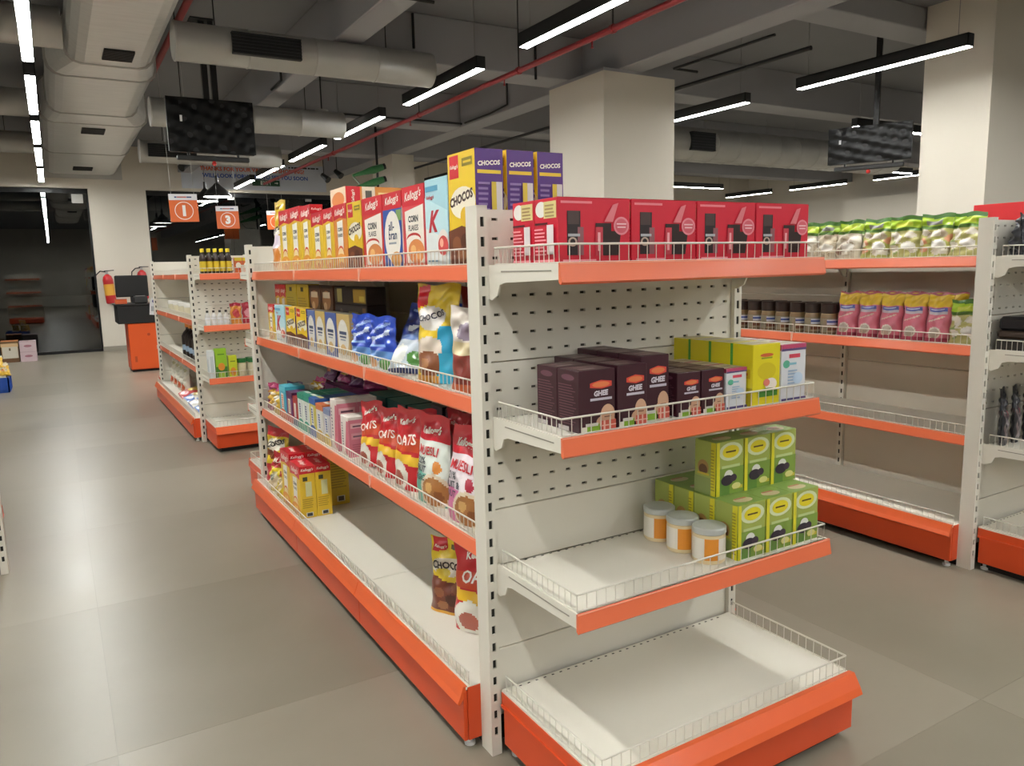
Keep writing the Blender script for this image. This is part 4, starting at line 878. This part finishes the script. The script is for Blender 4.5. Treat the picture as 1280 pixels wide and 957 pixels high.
# brown cartons, white and yellow cartons
def brownpk(key, w, d, h):
    fr = [P([(.3, .72), (.62, .69), (.9, .72), (.9, .8), (.6, .83), (.3, .79)], '#d0463a'), E(.6, .76, .24, .045, '#d87a4a'), T('GHEE', .6, .62, .62, .09, '#cdc6d0', .1, .03, .05), R(.3, .505, .9, .545, '#bdb6c2'),
          E(.78, .26, .2, .17, '#caa184'), E(.72, .16, .26, .1, '#caa184'), R(.68, .22, .88, .235, '#6a4030'), P([(.08, 0), (.55, 0), (.55, .13), (.08, .09)], '#7fa833'), R(.05, .0, .2, .1, '#d9d4c4'), R(.16, .1, .5, .15, '#c9c9c0'), R(.6, 0, 1, .17, '#c85a4a'), R(.65, .0, .7, .17, '#e0b0a0'), R(.8, .0, .85, .17, '#e0b0a0'), R(.6, .08, 1, .1, '#e0b0a0')]
    sd = [E(.5, .88, .3, .05, '#6a4250')] + lines(.12, .92, .12, .8, 15, '#6d4a52', .35) + [R(.1, .02, .6, .09, '#b8b0ac')]
    return box_kind(key, w, d, h, '#3a1622', F=fr, L=sd, R=sd, T=[R(.08, .1, .92, .9, '#4d2a32'), R(.15, .2, .6, .35, '#8d7a76'), R(.2, .5, .8, .62, '#7a625f')])
zz = .945
for i, (x0, x1, h) in enumerate([(1.012, 1.117, .146), (1.124, 1.214, .15), (1.221, 1.312, .162)]):
    k = brownpk('brT%d' % i, x1-x0, .088, h)
    for j in range(3 if i else 2): put(k, 'biscuit_carton', 'tall dark brown carton, %s from the left, %s row, middle shelf of the end unit' % (ORD[i], ('front', 'second', 'third')[j]), 'carton', (x0+x1)/2, 1.416+.03*(i > 1) + .044 + j*.09, zz, 0, 0, 'dark brown cartons on the nearest end unit')
for i, (x0, x1) in enumerate([(1.325, 1.405), (1.41, 1.49)]):
    k = brownpk('brS%d' % i, x1-x0, .08, .112)
    for j in range(3): put(k, 'biscuit_carton', 'short dark brown carton, %s of two, %s row beside the white carton' % (('left', 'right')[i], ('front', 'second', 'third')[j]), 'carton', (x0+x1)/2, 1.43 + .04 + j*.082, zz, 0, 0, 'short dark brown cartons')
def whitepk(key, w, d, h):
    fr = [R(0, .93, 1, 1, '#b8486a'), R(0, .89, 1, .93, '#5a4a78'), R(.3, .76, .75, .83, '#d0465a'), E(.2, .66, .14, .07, '#5aa88a'), R(.3, .64, .6, .68, '#7fb0c0')] + lines(.25, .8, .25, .58, 6, '#9ab0c8', .5, .4) + [E(.65, .4, .2, .1, '#b8cbe0'), R(0, 0, 1, .06, '#4a3f70')]
    return box_kind(key, w, d, h, '#d3d4d8', F=fr, L=[R(.1, 0, .9, 1, '#2c7a4a'), R(0, .9, 1, 1, '#a8405c')], T=[R(0, 0, 1, .12, '#b8405c'), R(.1, .2, .9, .9, '#c8bfae'), R(.25, .4, .75, .6, '#a89a88')])
k = whitepk('whS', .075, .08, .108)
for j in range(3): put(k, 'biscuit_carton', 'short white and green carton beside the yellow one, %s row' % ('front', 'second', 'third')[j], 'carton', 1.535, 1.43+.04+j*.082, zz, 0, 0, 'short white cartons')
fr = [E(.5, .82, .24, .03, '#d0643a'), R(.3, .76, .7, .785, '#8a9a2a'), E(.5, .56, .34, .14, '#cdbb1e'), E(.66, .34, .22, .1, '#e6dcd0'), E(.5, .37, .12, .06, '#d87a6a'), E(.55, .21, .36, .07, '#3d7a2c'), R(.2, .14, .9, .2, '#4a8a34')]
k = box_kind('yel', .106, .08, .166, '#d9cb20', F=fr, L=[R(.0, 0, .12, 1, '#4d9a34'), R(.2, .45, .9, .6, '#c0a41e'), R(.25, .5, .8, .54, '#b0602a'), R(.0, .0, 1, .3, '#b8a81c')], T=[R(.05, .1, .95, .9, '#c9c39a'), R(.2, .3, .8, .6, '#b5a878')])
for j in range(4): put(k, 'biscuit_carton', 'bright yellow carton, %s row on the middle shelf of the end unit' % ('front', 'second', 'third', 'rearmost')[j], 'carton', 1.632, 1.415+.04+j*.0815, zz, 0, 0, 'bright yellow cartons')
k = whitepk('whT', .1, .08, .158)
for j in range(3): put(k, 'biscuit_carton', 'tall white carton with purple bands at the right end, %s row' % ('front', 'second', 'third')[j], 'carton', 1.74, 1.415+.04+j*.082, zz, 0, 0, 'tall white cartons')
# green cartons and small jars
fr = [R(0, 0, 1, .5, '#7c983e'), R(0, 0, .5, .3, '#5f8538'), E(.52, .8, .42, .17, '#d0d8ae'), E(.52, .8, .3, .12, '#dccc25'), R(.34, .785, .7, .815, '#5a4a1c'), R(.2, .5, .85, .55, '#b9c98a'), E(.45, .36, .16, .1, '#d8d8d0'), E(.4, .27, .22, .1, '#2a2130'), E(.62, .3, .12, .07, '#3a2c3c'), R(.6, .08, .95, .14, '#c9b93a'), E(.72, .14, .16, .06, '#d9d486'), P([(0, 0), (.12, 0), (.1, 1), (0, 1)], '#d6cd2c')]
sd = [R(0, .0, 1, .32, '#8a9a5a'), P([(.78, 0), (1, 0), (1, 1), (.78, .98)], '#d8cf2a'), E(.42, .5, .26, .14, '#a8834c'), E(.42, .46, .2, .1, '#6a4a30'), R(.15, .36, .7, .4, '#c9b23a')] + lines(.8, .98, .1, .9, 14, '#a8a02a')
k = box_kind('green', .106, .08, .15, '#a0ac52', F=fr, L=sd, R=sd, T=[R(.0, 0, 1, 1, '#7f9c48'), E(.5, .4, .3, .22, '#c9b894'), R(.3, .5, .7, .6, '#b86a5a')])
zz = .548
for i in range(3):
    for j in range(4):
        put(k, 'drink_carton', 'lower green carton, %s from the jars, %s row, third shelf of the end unit' % (ORD[i], ('front', 'second', 'third', 'rearmost')[j]), 'carton', 1.538 + .1075*i, 1.37 + .04 + .0815*j, zz, 0, 0, 'lower green cartons')
    put(k, 'drink_carton', 'upper green carton of the stack, %s' % ('left', 'middle', 'right')[i], 'carton', 1.548 + .1075*i, 1.5, zz+.1505, 0, 0, 'upper green cartons')
def jar():
    r = .043; lab = MB(); OR, W2 = film('#d98a2a'), film('#ded8cc')
    n = 36
    for q in range(n):
        a0, a1 = 2*PI*q/n, 2*PI*(q+1)/n; deg = (q + .5)*360/n - 270
        c = OR if abs(deg - 5) < 22 or abs(deg + 355) < 22 else W2
        lab.add([((r+.0006)*math.cos(a), (r+.0006)*math.sin(a), z) for a in (a0, a1) for z in (.012, .07)], [(0, 2, 3, 1)], c, True)
    body = MB().lathe([(0, 0), (r-.003, 0), (r, .004), (r, .078), (r-.002, .08), (0, .08)], film('#d8c49a'), 28)
    lid = MB().lathe([(r+.001, .08), (r+.002, .082), (r+.002, .094), (r-.001, .0965), (0, .0965)], mat('#b9bcb8', .4, .2), 28)
    sm = MB().box(-.012, .012, -r-.0016, -r-.0004, .03, .04, film('#7a3a20'))
    return mesh_kind('jar', (.09, .09, .1), body=body, label_wrap=lab, lid=lid)
k = jar()
for i, (x, y) in enumerate([(1.433, 1.42), (1.431, 1.518), (1.436, 1.62)]):
    put(k, 'spread_jar', 'white and orange jar with grey lid, %s of three' % ('nearest', 'middle', 'farthest')[i], 'jar', x, y, zz, -.7, 0, 'white and orange jars')

# ================================================================== goods on the right-hand row
FX = 3.315
CLEAR = film('#c8bda4')
def seedbag(key, seed, c1, c2, top):
    rnd = random.Random(seed)
    els = [R(0, .72, 1, .96, top), R(0, .66, 1, .72, '#4b6f2b')] + [E(rnd.random(), .1 + .5*rnd.random(), .1 + .08*rnd.random(), .05 + .04*rnd.random(), rnd.choice((c2, c1, '#d9d2c4', '#a89a84'))) for _ in range(16)] + [R(.2, .74, .75, .84, '#8d8a8a' if seed % 2 else '#c8d24a'), E(.7, .3, .2, .1, '#d8d4cc'), P([(0, .92), (1, .9), (1, 1), (0, 1)], '#42702c')]
    return bag_kind(key, .145, .1, .19, c1, els, .1, .007, seed=seed, nu=30, nv=40)
kk = [seedbag('seedA', 1, '#c6b9a0', '#9a8a6e', '#8fae34'), seedbag('seedB', 2, '#beb4a0', '#8a6a5a', '#a8c23a'), seedbag('seedC', 3, '#a9a85c', '#c98a6a', '#9fc02c'), seedbag('seedD', 4, '#b5b070', '#8a9a5a', '#a6c832')]
ys = [3.3, 3.14, 2.98, 2.83, 2.69, 2.56, 2.43, 2.29, 2.14, 2.0, 1.87]
for i, y in enumerate(ys):
    put(kk[(0, 0, 1, 0, 1, 0, 1, 2, 3, 2, 3)[i]], 'seed_bag', '%s clear seed bag with green top from the right post, top shelf' % ORD[len(ys)-1-i], 'bag', FX+.055, y, DR[0], AISLE + random.uniform(-.15, .15), -.08 + random.uniform(-.08, .08), 'clear seed bags with green tops')
for i, y in enumerate([3.0, 2.8, 2.6, 2.4, 2.2, 2.0]):
    put(kk[(1, 0, 1, 2, 3, 2)[i]], 'seed_bag', '%s clear seed bag of the back row, top shelf' % ORD[i], 'bag', FX+.18, y, DR[0]+.0, AISLE + random.uniform(-.15, .15), -.1, 'back row seed bags')
def coffee():
    r = .041
    body = MB().lathe([(0, 0), (r*.9, 0), (r, .006), (r, .085), (r*.93, .1), (r*.88, .106), (0, .106)], None, 18, mats=[film('#6b5638'), film('#6b5638'), film('#7d6a4a'), film('#8a6f4a'), film('#9a7f55'), film('#9a7f55')])
    lab = MB()
    for q in range(18):
        a0, a1 = 2*PI*q/18, 2*PI*(q+1)/18
        if 7 <= q <= 10 or True:
            c = film('#8f8670')
            lab.add([((r+.0006)*math.cos(a), (r+.0006)*math.sin(a), z) for a in (a0, a1) for z in (.012, .082)], [(0, 2, 3, 1)], c, True)
    pr = MB()
    for q in range(6):
        a0, a1 = math.radians(205 + 15*q), math.radians(220 + 15*q)
        for z0, z1, c in ((.05, .076, '#c9ccd8'), (.06, .07, '#4a5a9a'), (.014, .048, '#a58f72'), (.022, .036, '#7a4a34')):
            e = .0012 if c in ('#c9ccd8', '#a58f72') else .0018
            pr.add([((r+e)*math.cos(a), (r+e)*math.sin(a), z) for a in (a0, a1) for z in (z0, z1)], [(0, 2, 3, 1)], film(c), True)
    lid = MB().lathe([(r*.9, .106), (r*.98, .108), (r*.98, .152), (r*.9, .157), (0, .157)], mat('#33231d', .4), 18)
    return mesh_kind('coffee', (.084, .084, .16), body=body, label_wrap=lab, printed_design=pr, lid=lid)
k = coffee()
for i in range(9):
    for j in range(2):
        put(k, 'coffee_jar', '%s coffee jar from the pink packs, %s row' % (ORD[i], ('front', 'rear')[j]), 'jar', FX+.045 + j*.09, 2.525 + i*.0955, DR[1], AISLE + PI/2 + PI*0, 0, 'coffee jars with dark lids')
kp = bag_kind('pinkpack', .108, .085, .215, '#d8788a', [R(0, .72, 1, .97, '#dcb832'), R(0, .96, 1, 1, '#8d1c30'), R(.12, .56, .86, .7, '#c8c4cc'), R(.12, .62, .86, .69, '#5f68b0'), R(.2, .645, .75, .665, '#c8cce8'), P([(.2, .4), (.8, .5), (.8, .53), (.2, .43)], '#e0c8b8'), E(.45, .18, .26, .13, '#d9cfc0'), E(.45, .18, .2, .1, '#b8ab9c'), R(0, 0, 1, .08, '#a83a52')], .05, .004, back='#a83048')
for i in range(5):
    put(kp, 'coffee_pouch', '%s pink and yellow pouch from the coffee jars, front row' % ORD[i], 'pouch', FX+.05, 2.42 - i*.114, DR[1], AISLE + .1, -.1, 'pink and yellow pouches')
    put(kp, 'coffee_pouch', '%s pink and yellow pouch from the coffee jars, back row' % ORD[i], 'pouch', FX+.16, 2.42 - i*.114, DR[1], AISLE + .1, -.12, 'pink and yellow pouches, back row')
put(kk[3], 'seed_bag', 'clear green seed bag beside the last pink pouch', 'bag', FX+.05, 1.84, DR[1], AISLE, -.05)
# black goods on the right end unit
DK = ['#1b1c22', '#2a2a2e', '#3a3a44']
kb = bag_kind('blackbag', .2, .1, .17, '#22232a', [E(.4, .6, .3, .12, '#4c4c58'), E(.6, .35, .3, .1, '#30303a'), R(.1, .8, .5, .9, '#5a5670')], .1, .016)
for i in range(4): put(kb, 'dark_pouch', 'black shiny pouch on the top shelf of the right end unit, %s from the post' % ORD[i], 'pouch', 3.4 + .2*i, YP-.1, 1.325, (.3, .2, -.2, .3)[i], -.15, 'black pouches on the right end unit')
kt = MB(); 
for i in range(4):
    for j in range(2): pass
tr = MB().box(-.09, .09, -.11, .11, 0, .05, mat('#2b2724', .5), .004)
cb = MB()
km = mesh_kind('blacktray', (.18, .22, .13), tray=tr, ribbed_lid=MB().box(-.088, .088, -.108, .108, .05, .082, mat('#3a2c22', .5), .01), tin_top=MB().box(-.085, .085, -.105, .105, .082, .14, mat('#15151a', .35), .012))
for i in range(3): put(km, 'black_tub', 'black ribbed tub on the second shelf of the right end unit, %s from the post' % ORD[i], 'tub', 3.405 + .19*i, YP-.15, .945, 0, 0, 'black tubs on the right end unit')
def cutlery():
    p = bag_kind('cutlery', .09, .03, .24, '#26262c', [R(.15, .1, .3, .6, '#6a5a5c'), R(.4, .08, .55, .62, '#8d8488'), R(.65, .1, .8, .6, '#5f5054'), R(0, .62, 1, .8, '#3a3a42'), R(.35, .5, .6, .62, '#8a2f36')], .08, .004)
    return p
k = cutlery()
for i in range(6): put(k, 'cutlery_pack', 'dark cutlery pack on the third shelf of the right end unit, %s from the post' % ORD[i], 'pack', 3.36 + .1*i, YP-.075 + .002*i, .548, .3, -.03, 'dark cutlery packs')
kr = box_kind('redtop', .3, .1, .245, '#c8242c', T=[R(.1, .1, .9, .9, '#d03a40')], F=[R(.1, .3, .9, .6, '#e0b0a0')])
put(kr, 'red_carton', 'red carton behind the seed bags above the right end unit', 'carton', 3.9, 1.96, DR[0]+.0, AISLE, 0)

# ================================================================== goods on the far row
def bottle(key, r, h, bands, cap, name='bottle'):
    """bands: (fraction of height, colour) upward for the straight body; then neck and cap"""
    body = MB(); zb = 0; hb = h*.62
    prof = [(0, 0), (r*.9, 0), (r, .004)]; ms = [film(bands[0][1])]*2
    for fr_, c in bands: prof.append((r, .004 + (hb-.004)*fr_)); ms.append(film(c))
    prof += [(r*.75, h*.72), (r*.4, h*.8), (r*.38, h*.88), (0, h*.88)]; ms += [film(bands[-1][1])]*4
    body.lathe(prof, None, 14, mats=ms)
    c = MB().lathe([(r*.46, h*.86), (r*.48, h*.865), (r*.48, h*.99), (r*.42, h), (0, h)], film(cap), 14)
    return mesh_kind(key, (2*r, 2*r, h), body=body, cap=c)
ye = YG - .03
k = bottle('yellowcap', .021, .19, [(.15, '#2a1812'), (.8, '#d9bb2c'), (1, '#2a1812')], '#e2c928')
for j in range(2):
    for i in range(5): put(k, 'sauce_bottle', 'dark bottle with yellow cap on the far row end unit, %s from left, %s row' % (ORD[i], ('front', 'rear')[j]), 'bottle', .985 + .046*i, ye-.3 + .05*j, 1.333, 0, 0, 'yellow-capped sauce bottles')
k = box_kind('orangepk', .055, .05, .12, '#d2622a', F=[R(0, .8, 1, 1, '#d8bb2e'), E(.5, .5, .36, .2, '#e6dcc8'), E(.5, .3, .2, .1, '#b8302c')], T=[R(0, 0, 1, 1, '#e0cc3a')])
for i in range(4): put(k, 'sauce_carton', 'small orange and yellow pack right of the yellow-capped bottles, %s' % ORD[i], 'carton', 1.235 + .06*i, ye-.29, 1.333, 0, 0, 'small orange packs')
k = bottle('whitejar', .02, .115, [(.2, '#d8d8d2'), (.85, '#dedfe0'), (1, '#c9c9c4')], '#26221f')
for i in range(4): put(k, 'spice_bottle', 'small white bottle with dark cap, %s from left on the far end unit' % ORD[i], 'bottle', .985 + .045*i, ye-.29, .945, 0, 0, 'small white bottles')
for i, (c1, c2) in enumerate([('#d98a2c', '#b52a2c'), ('#a81e34', '#d8909a'), ('#cf4a2a', '#d8d4cc')]):
    k = bag_kind('spice%d' % i, .085, .05, .165, c1, [E(.5, .5, .34, .2, c2), R(0, .85, 1, 1, '#a81e34')], .08, .003, nu=16, nv=20)
    put(k, 'spice_pouch', '%s pouch on the far end unit right of the white bottles' % ('orange', 'crimson', 'red and white')[i], 'pouch', 1.195 + .088*i, ye-.28, .945, 0, 0, 'small spice pouches')
k = box_kind('pale', .04, .1, .21, '#d3d8d8', F=[R(.2, .2, .8, .8, '#b9c4c4')], L=[R(.1, .2, .9, .7, '#c4cccc')])
put(k, 'tea_carton', 'pale carton left of the lime green one on the far end unit', 'carton', .978, ye-.315, .548, 0, 0)
k = box_kind('lime', .082, .06, .225, '#8fbe2c', F=[R(0, 0, 1, .38, '#3d7a2a'), E(.5, .38, .3, .13, '#d98a2c'), R(.2, .78, .8, .82, '#5a8a20'), R(.2, 0, .8, .2, '#9ab83c')])
put(k, 'tea_carton', 'tall lime green carton on the far end unit', 'carton', 1.045, ye-.335, .548, 0, 0)
k = box_kind('limeS', .062, .06, .165, '#bfca2c', F=[E(.5, .25, .34, .2, '#d98a2c'), R(.2, .7, .8, .76, '#7a8a20')])
put(k, 'tea_carton', 'short yellow-green carton beside the lime green one', 'carton', 1.128, ye-.335, .548, 0, 0)
def lidjar(key, r, h, c, lid): return mesh_kind(key, (2*r, 2*r, h), body=MB().lathe([(0, 0), (r*.94, 0), (r, .005), (r, h*.7), (r*.92, h*.76), (0, h*.76)], None, 16, mats=[film('#6d6a4a'), film(c), film('#cfc6a8'), film(c), film(c)]), lid=MB().lathe([(r*.95, h*.76), (r, h*.77), (r, h*.98), (r*.95, h), (0, h)], film(lid), 16))
k = lidjar('greenlid', .035, .135, '#b8b08a', '#1d6a34')
for i, (x, y) in enumerate([(1.2, ye-.32), (1.275, ye-.27), (1.28, ye-.345)]): put(k, 'pickle_jar', 'glass jar with green lid on the far end unit, %s' % ('left', 'rear right', 'front right')[i], 'jar', x, y, .548, 0, 0, 'green-lidded jars')
k = lidjar('whitetub', .065, .12, '#d2d0c8', '#dcdad2')
for i in range(5): put(k, 'white_tub', 'white tub on the second shelf of the far row, %s from the shopfront' % ORD[4-i], 'tub', 1.03, 6.9 + .36*i, .965, 0, 0, 'white tubs on the far row')
k = bottle('cola', .068, .32, [(.35, '#1a100d'), (.6, '#8fa4b8'), (1, '#1a100d')], '#d9832c')
for j in range(2):
    for i in range(5): put(k, 'drink_bottle', 'large dark orange-capped bottle on the far row, %s from near end, %s row' % (ORD[i], ('front', 'rear')[j]), 'bottle', 1.03 + .15*j, 6.75 + .2*i, .585, 0, 0, 'large dark drink bottles')
k = bag_kind('whitejug', .22, .1, .26, '#cfccbe', [E(.5, .62, .36, .2, '#dcdacc'), R(.3, .1, .75, .34, '#c2562c'), E(.5, .85, .3, .08, '#b8b48c')], .08, .01, nu=20, nv=24)
for i in range(4): put(k, 'flour_bag', 'white bag with orange patch on the far row base, %s from near end' % ORD[i], 'bag', 1.03, 8.0 + .27*i, .19, AISLE + .1, -.05, 'white bags on the far row base')
for i, (b, c, d) in enumerate([('#c83a34', '#d9bf3a', '#c8323c'), ('#d8d4cc', '#c8a83a', '#2a5ab0'), ('#2f6ac0', '#d9b83a', '#d8d4cc'), ('#d3d0c8', '#c99a34', '#3a6ab8')]):
    k = bag_kind('flat%d' % i, .3, .06, .34, b, [E(.5, .5, .34, .24, c), R(0, .75, 1, 1, d), R(0, 0, 1, .2, d)], .08, .006, nu=20, nv=24)
    put(k, 'snack_packet', 'flat %s packet lying on the base of the far row' % ('red and yellow', 'white and blue', 'bright blue', 'pale striped')[i], 'packet', .93, (7.72, 7.4, 7.09, 6.78)[i], .205, AISLE, -PI/2*.8, 'flat packets lying on the far row base')
k = lidjar('smallwhite', .05, .1, '#c9c6b8', '#d6d4cc')
for i in range(2): put(k, 'white_tub', 'small white tub on the near base of the far row, %s one' % ('far', 'near')[i], 'tub', 1.29, 6.72 - .12*i, .19, 0, 0, 'small white tubs')

# ================================================================== checkout, extinguishers, crate, boxes
t = thing('checkout_counter', 'orange cabinet with a black counter top box by the pillar', 'cabinet', (1.02, 11.9, 0))
link('cabinet_body', MB().box(-.185, .2, 0, .5, .03, .68, ORANGE, .004).mesh('cabinet_body'), t)
o = link('cabinet_door', MB().box(-.18, .195, -.014, -.001, .04, .675, mat('#e05a24', .35, 0, .03, 5), .003).mesh('cabinet_door'), t)
link('lock', MB().tube([(.07, -.014, .52), (.07, -.022, .52)], .02, mat('#b8401c', .4), 14).mesh('lock'), o)
link('vent_slot', MB().box(-.13, -.1, -.016, -.014, .14, .22, mat('#b8481c', .5)).mesh('vent_slot'), o)
link('plinth', MB().box(-.17, .185, .03, .48, 0, .03, BLACK).mesh('plinth'), t)
link('counter_box', MB().box(-.3, .22, -.03, .55, .681, .93, BLACK, .006).mesh('counter_box'), t)
link('counter_top', MB().box(-.32, .24, -.05, .57, .931, .955, mat('#202021', .35), .004).mesh('counter_top'), t)
t = thing('monitor', 'black monitor turned away on the checkout counter', 'monitor', (.95, 12.1, .955))
link('screen_back', MB().box(-.21, .21, -.02, .02, .09, .39, BLACK, .012).mesh('screen_back'), t)
link('stand', MB().box(-.03, .03, .0, .03, .012, .2, HOUSING).mesh('stand'), t); link('foot', MB().lathe([(0, 0), (.11, 0), (.1, .012), (0, .014)], HOUSING, 20).mesh('foot'), t)
t = thing('receipt_printer', 'grey receipt printer in front of the monitor', 'printer', (1.03, 11.92, .955))
link('printer_body', MB().box(-.09, .09, -.05, .06, 0, .1, mat('#2a2b2c', .4), .015).mesh('printer_body'), t); link('paper_slot', MB().box(-.06, .06, -.03, -.02, .0995, .108, mat('#8d8d88', .5)).mesh('paper_slot'), t)
t = thing('scanner_box', 'small orange box on the left end of the checkout counter', 'box', (.77, 11.95, .955))
link('body', MB().box(-.06, .09, -.04, .04, 0, .06, film('#d8643a'), .006).mesh('body'), t); link('lid', MB().box(-.062, .092, -.042, .042, .06, .068, film('#b84a2c'), .002).mesh('lid'), t)
t = thing('price_tag', 'white paper tag with a round blue mark at the counter corner', 'tag', (1.17, 11.838, .79), (0, .1, 0))
link('paper', MB().prism([(-.05, 0), (.05, 0), (.05, .2), (.025, .24), (-.025, .24), (-.05, .2)], 'y', -.002, .002, mat('#d8d8da', .6)).mesh('paper'), t)
link('round_mark', MB().tube([(0, -.002, .19), (0, -.0035, .19)], .022, mat('#4a4a86', .5), 16).mesh('round_mark'), t)
pr = MB()
for i in range(5): pr.box(-.03+.013*i, -.023+.013*i, -.0035, -.002, .05, .12, mat('#70707a', .6))
link('printed_bars', pr.mesh('printed_bars'), t)
def extinguisher(x, y, z, label, lean, ball=False):
    t = thing('fire_extinguisher', label, 'extinguisher', (x, y, z), (0, lean, 0), 'fire extinguishers on the pillar')
    r, h = .085, .52; m = mat('#b81f24', .3, 0, .05, 6, 0, .3)
    link('cylinder', MB().lathe([(0, 0), (r*.85, .0), (r, .02), (r, h*.8), (r*.8, h*.92), (r*.3, h), (0, h)], m, 20).mesh('cylinder'), t)
    link('label_panel', MB().lathe([(r+.001, h*.28), (r+.001, h*.66)], film('#d9a23a'), 20).mesh('label_panel'), t)
    link('valve', MB().lathe([(.02, h-.01), (.022, h+.05), (0, h+.05)], STEEL2, 10).box(-.04, .12, -.012, .012, h+.05, h+.065, HOUSING).mesh('valve'), t)
    link('hose', MB().tube([(-.02, 0, h+.04), (-.1, -.02, h+.06), (-.17, -.02, h), (-.2, -.02, h-.06)] if not ball else [(-.02, 0, h+.04), (-.1, -.02, h+.03), (-.16, -.02, h-.03), (-.17, -.02, h-.12)], .01, BLACK, 8).mesh('hose'), t)
    link('bracket', MB().box(-.03, .03, r, YW - y - .001, h*.45, h*.55, HOUSING).mesh('bracket'), t)
extinguisher(.87, 15.48, .86, 'red fire extinguisher with yellow label, left one on the pillar', -.06)
extinguisher(1.4, 15.48, .92, 'red fire extinguisher half hidden behind the monitor', 0, True)
t = thing('blue_crate', 'blue plastic crate at the left edge of the aisle', 'crate', (-.78, 11.05, 0)); cr = mat('#1f4fa8', .35, 0, .06, 6)
link('tray', MB().box(-.22, .22, -.25, .25, .02, .035, cr).box(-.22, -.205, -.25, .25, .0, .18, cr).box(.205, .22, -.25, .25, 0, .18, cr).box(-.22, .22, -.25, -.235, 0, .18, cr).box(-.22, .22, .235, .25, 0, .18, cr).mesh('tray'), t)
rb = MB()
for k_ in range(7): rb.box(-.2+.065*k_, -.185+.065*k_, -.258, -.249, .01, .17, cr); rb.box(.219, .228, -.22+.07*k_, -.205+.07*k_, .01, .17, cr)
link('rib', rb.mesh('rib'), t)
ky = bag_kind('yellowpack', .13, .07, .16, '#dcb13a', [E(.5, .5, .34, .24, '#d8c7a0'), R(0, .84, 1, 1, '#e2d8b8'), E(.4, .4, .14, .1, '#c87a2c')], .12, .012, nu=16, nv=18)
n = 0
for (x, y, zz, rz) in [(-.65, 10.88, .036, .1), (-.65, 11.05, .036, -.1), (-.82, 10.88, .036, .1), (-.82, 11.1, .036, .2), (-.6, 10.95, .185, .3), (-.66, 11.14, .185, -.2), (-.8, 11.0, .185, .3), (-.67, 11.0, .28, .1)]:
    put(ky, 'yellow_packet', 'yellow packet heaped in the blue crate, %s' % ('front right', 'rear right', 'front left', 'rear left', 'right of the second layer', 'rear of the second layer', 'left of the second layer', 'topmost')[n], 'packet', x, y, zz, rz, -.1 if n < 4 else -.5, 'yellow packets in the blue crate'); n += 1
for i in range(2):
    k = box_kind('ship%d' % i, .23, .3, .162, '#c9b3b8', F=[E(.5, .55, .24, .12, '#a06a76'), R(0, .94, 1, 1, '#b8a0a6')], T=[R(.45, 0, .55, 1, '#b89aa2')])
    put(k, 'shipping_carton', 'pinkish white shipping carton by the glass, %s of two' % ('lower', 'upper')[i], 'carton', -.45, 14.85, .163*i, 0, 0, 'stacked pinkish cartons')
k = box_kind('shipw', .24, .3, .34, '#7a5a3a', F=[R(.06, .2, .96, .74, '#cfc8b8'), R(.45, .56, .55, .68, '#6a5a40'), R(0, .74, 1, .9, '#d8b88a'), R(.0, 0, 1, .18, '#6a4a2c')], T=[R(0, 0, 1, 1, '#c9804a')])
put(k, 'shipping_carton', 'brown and white carton with orange top by the glass', 'carton', -.7, 14.87, 0, 0, 0)
k = box_kind('shipb', .3, .3, .28, '#8a6238', F=[R(.1, .3, .9, .34, '#6a4a2a')], T=[R(.45, 0, .55, 1, '#b8935f')])
put(k, 'shipping_carton', 'plain brown carton at the left edge by the glass', 'carton', -1.0, 14.9, 0, 0, 0)
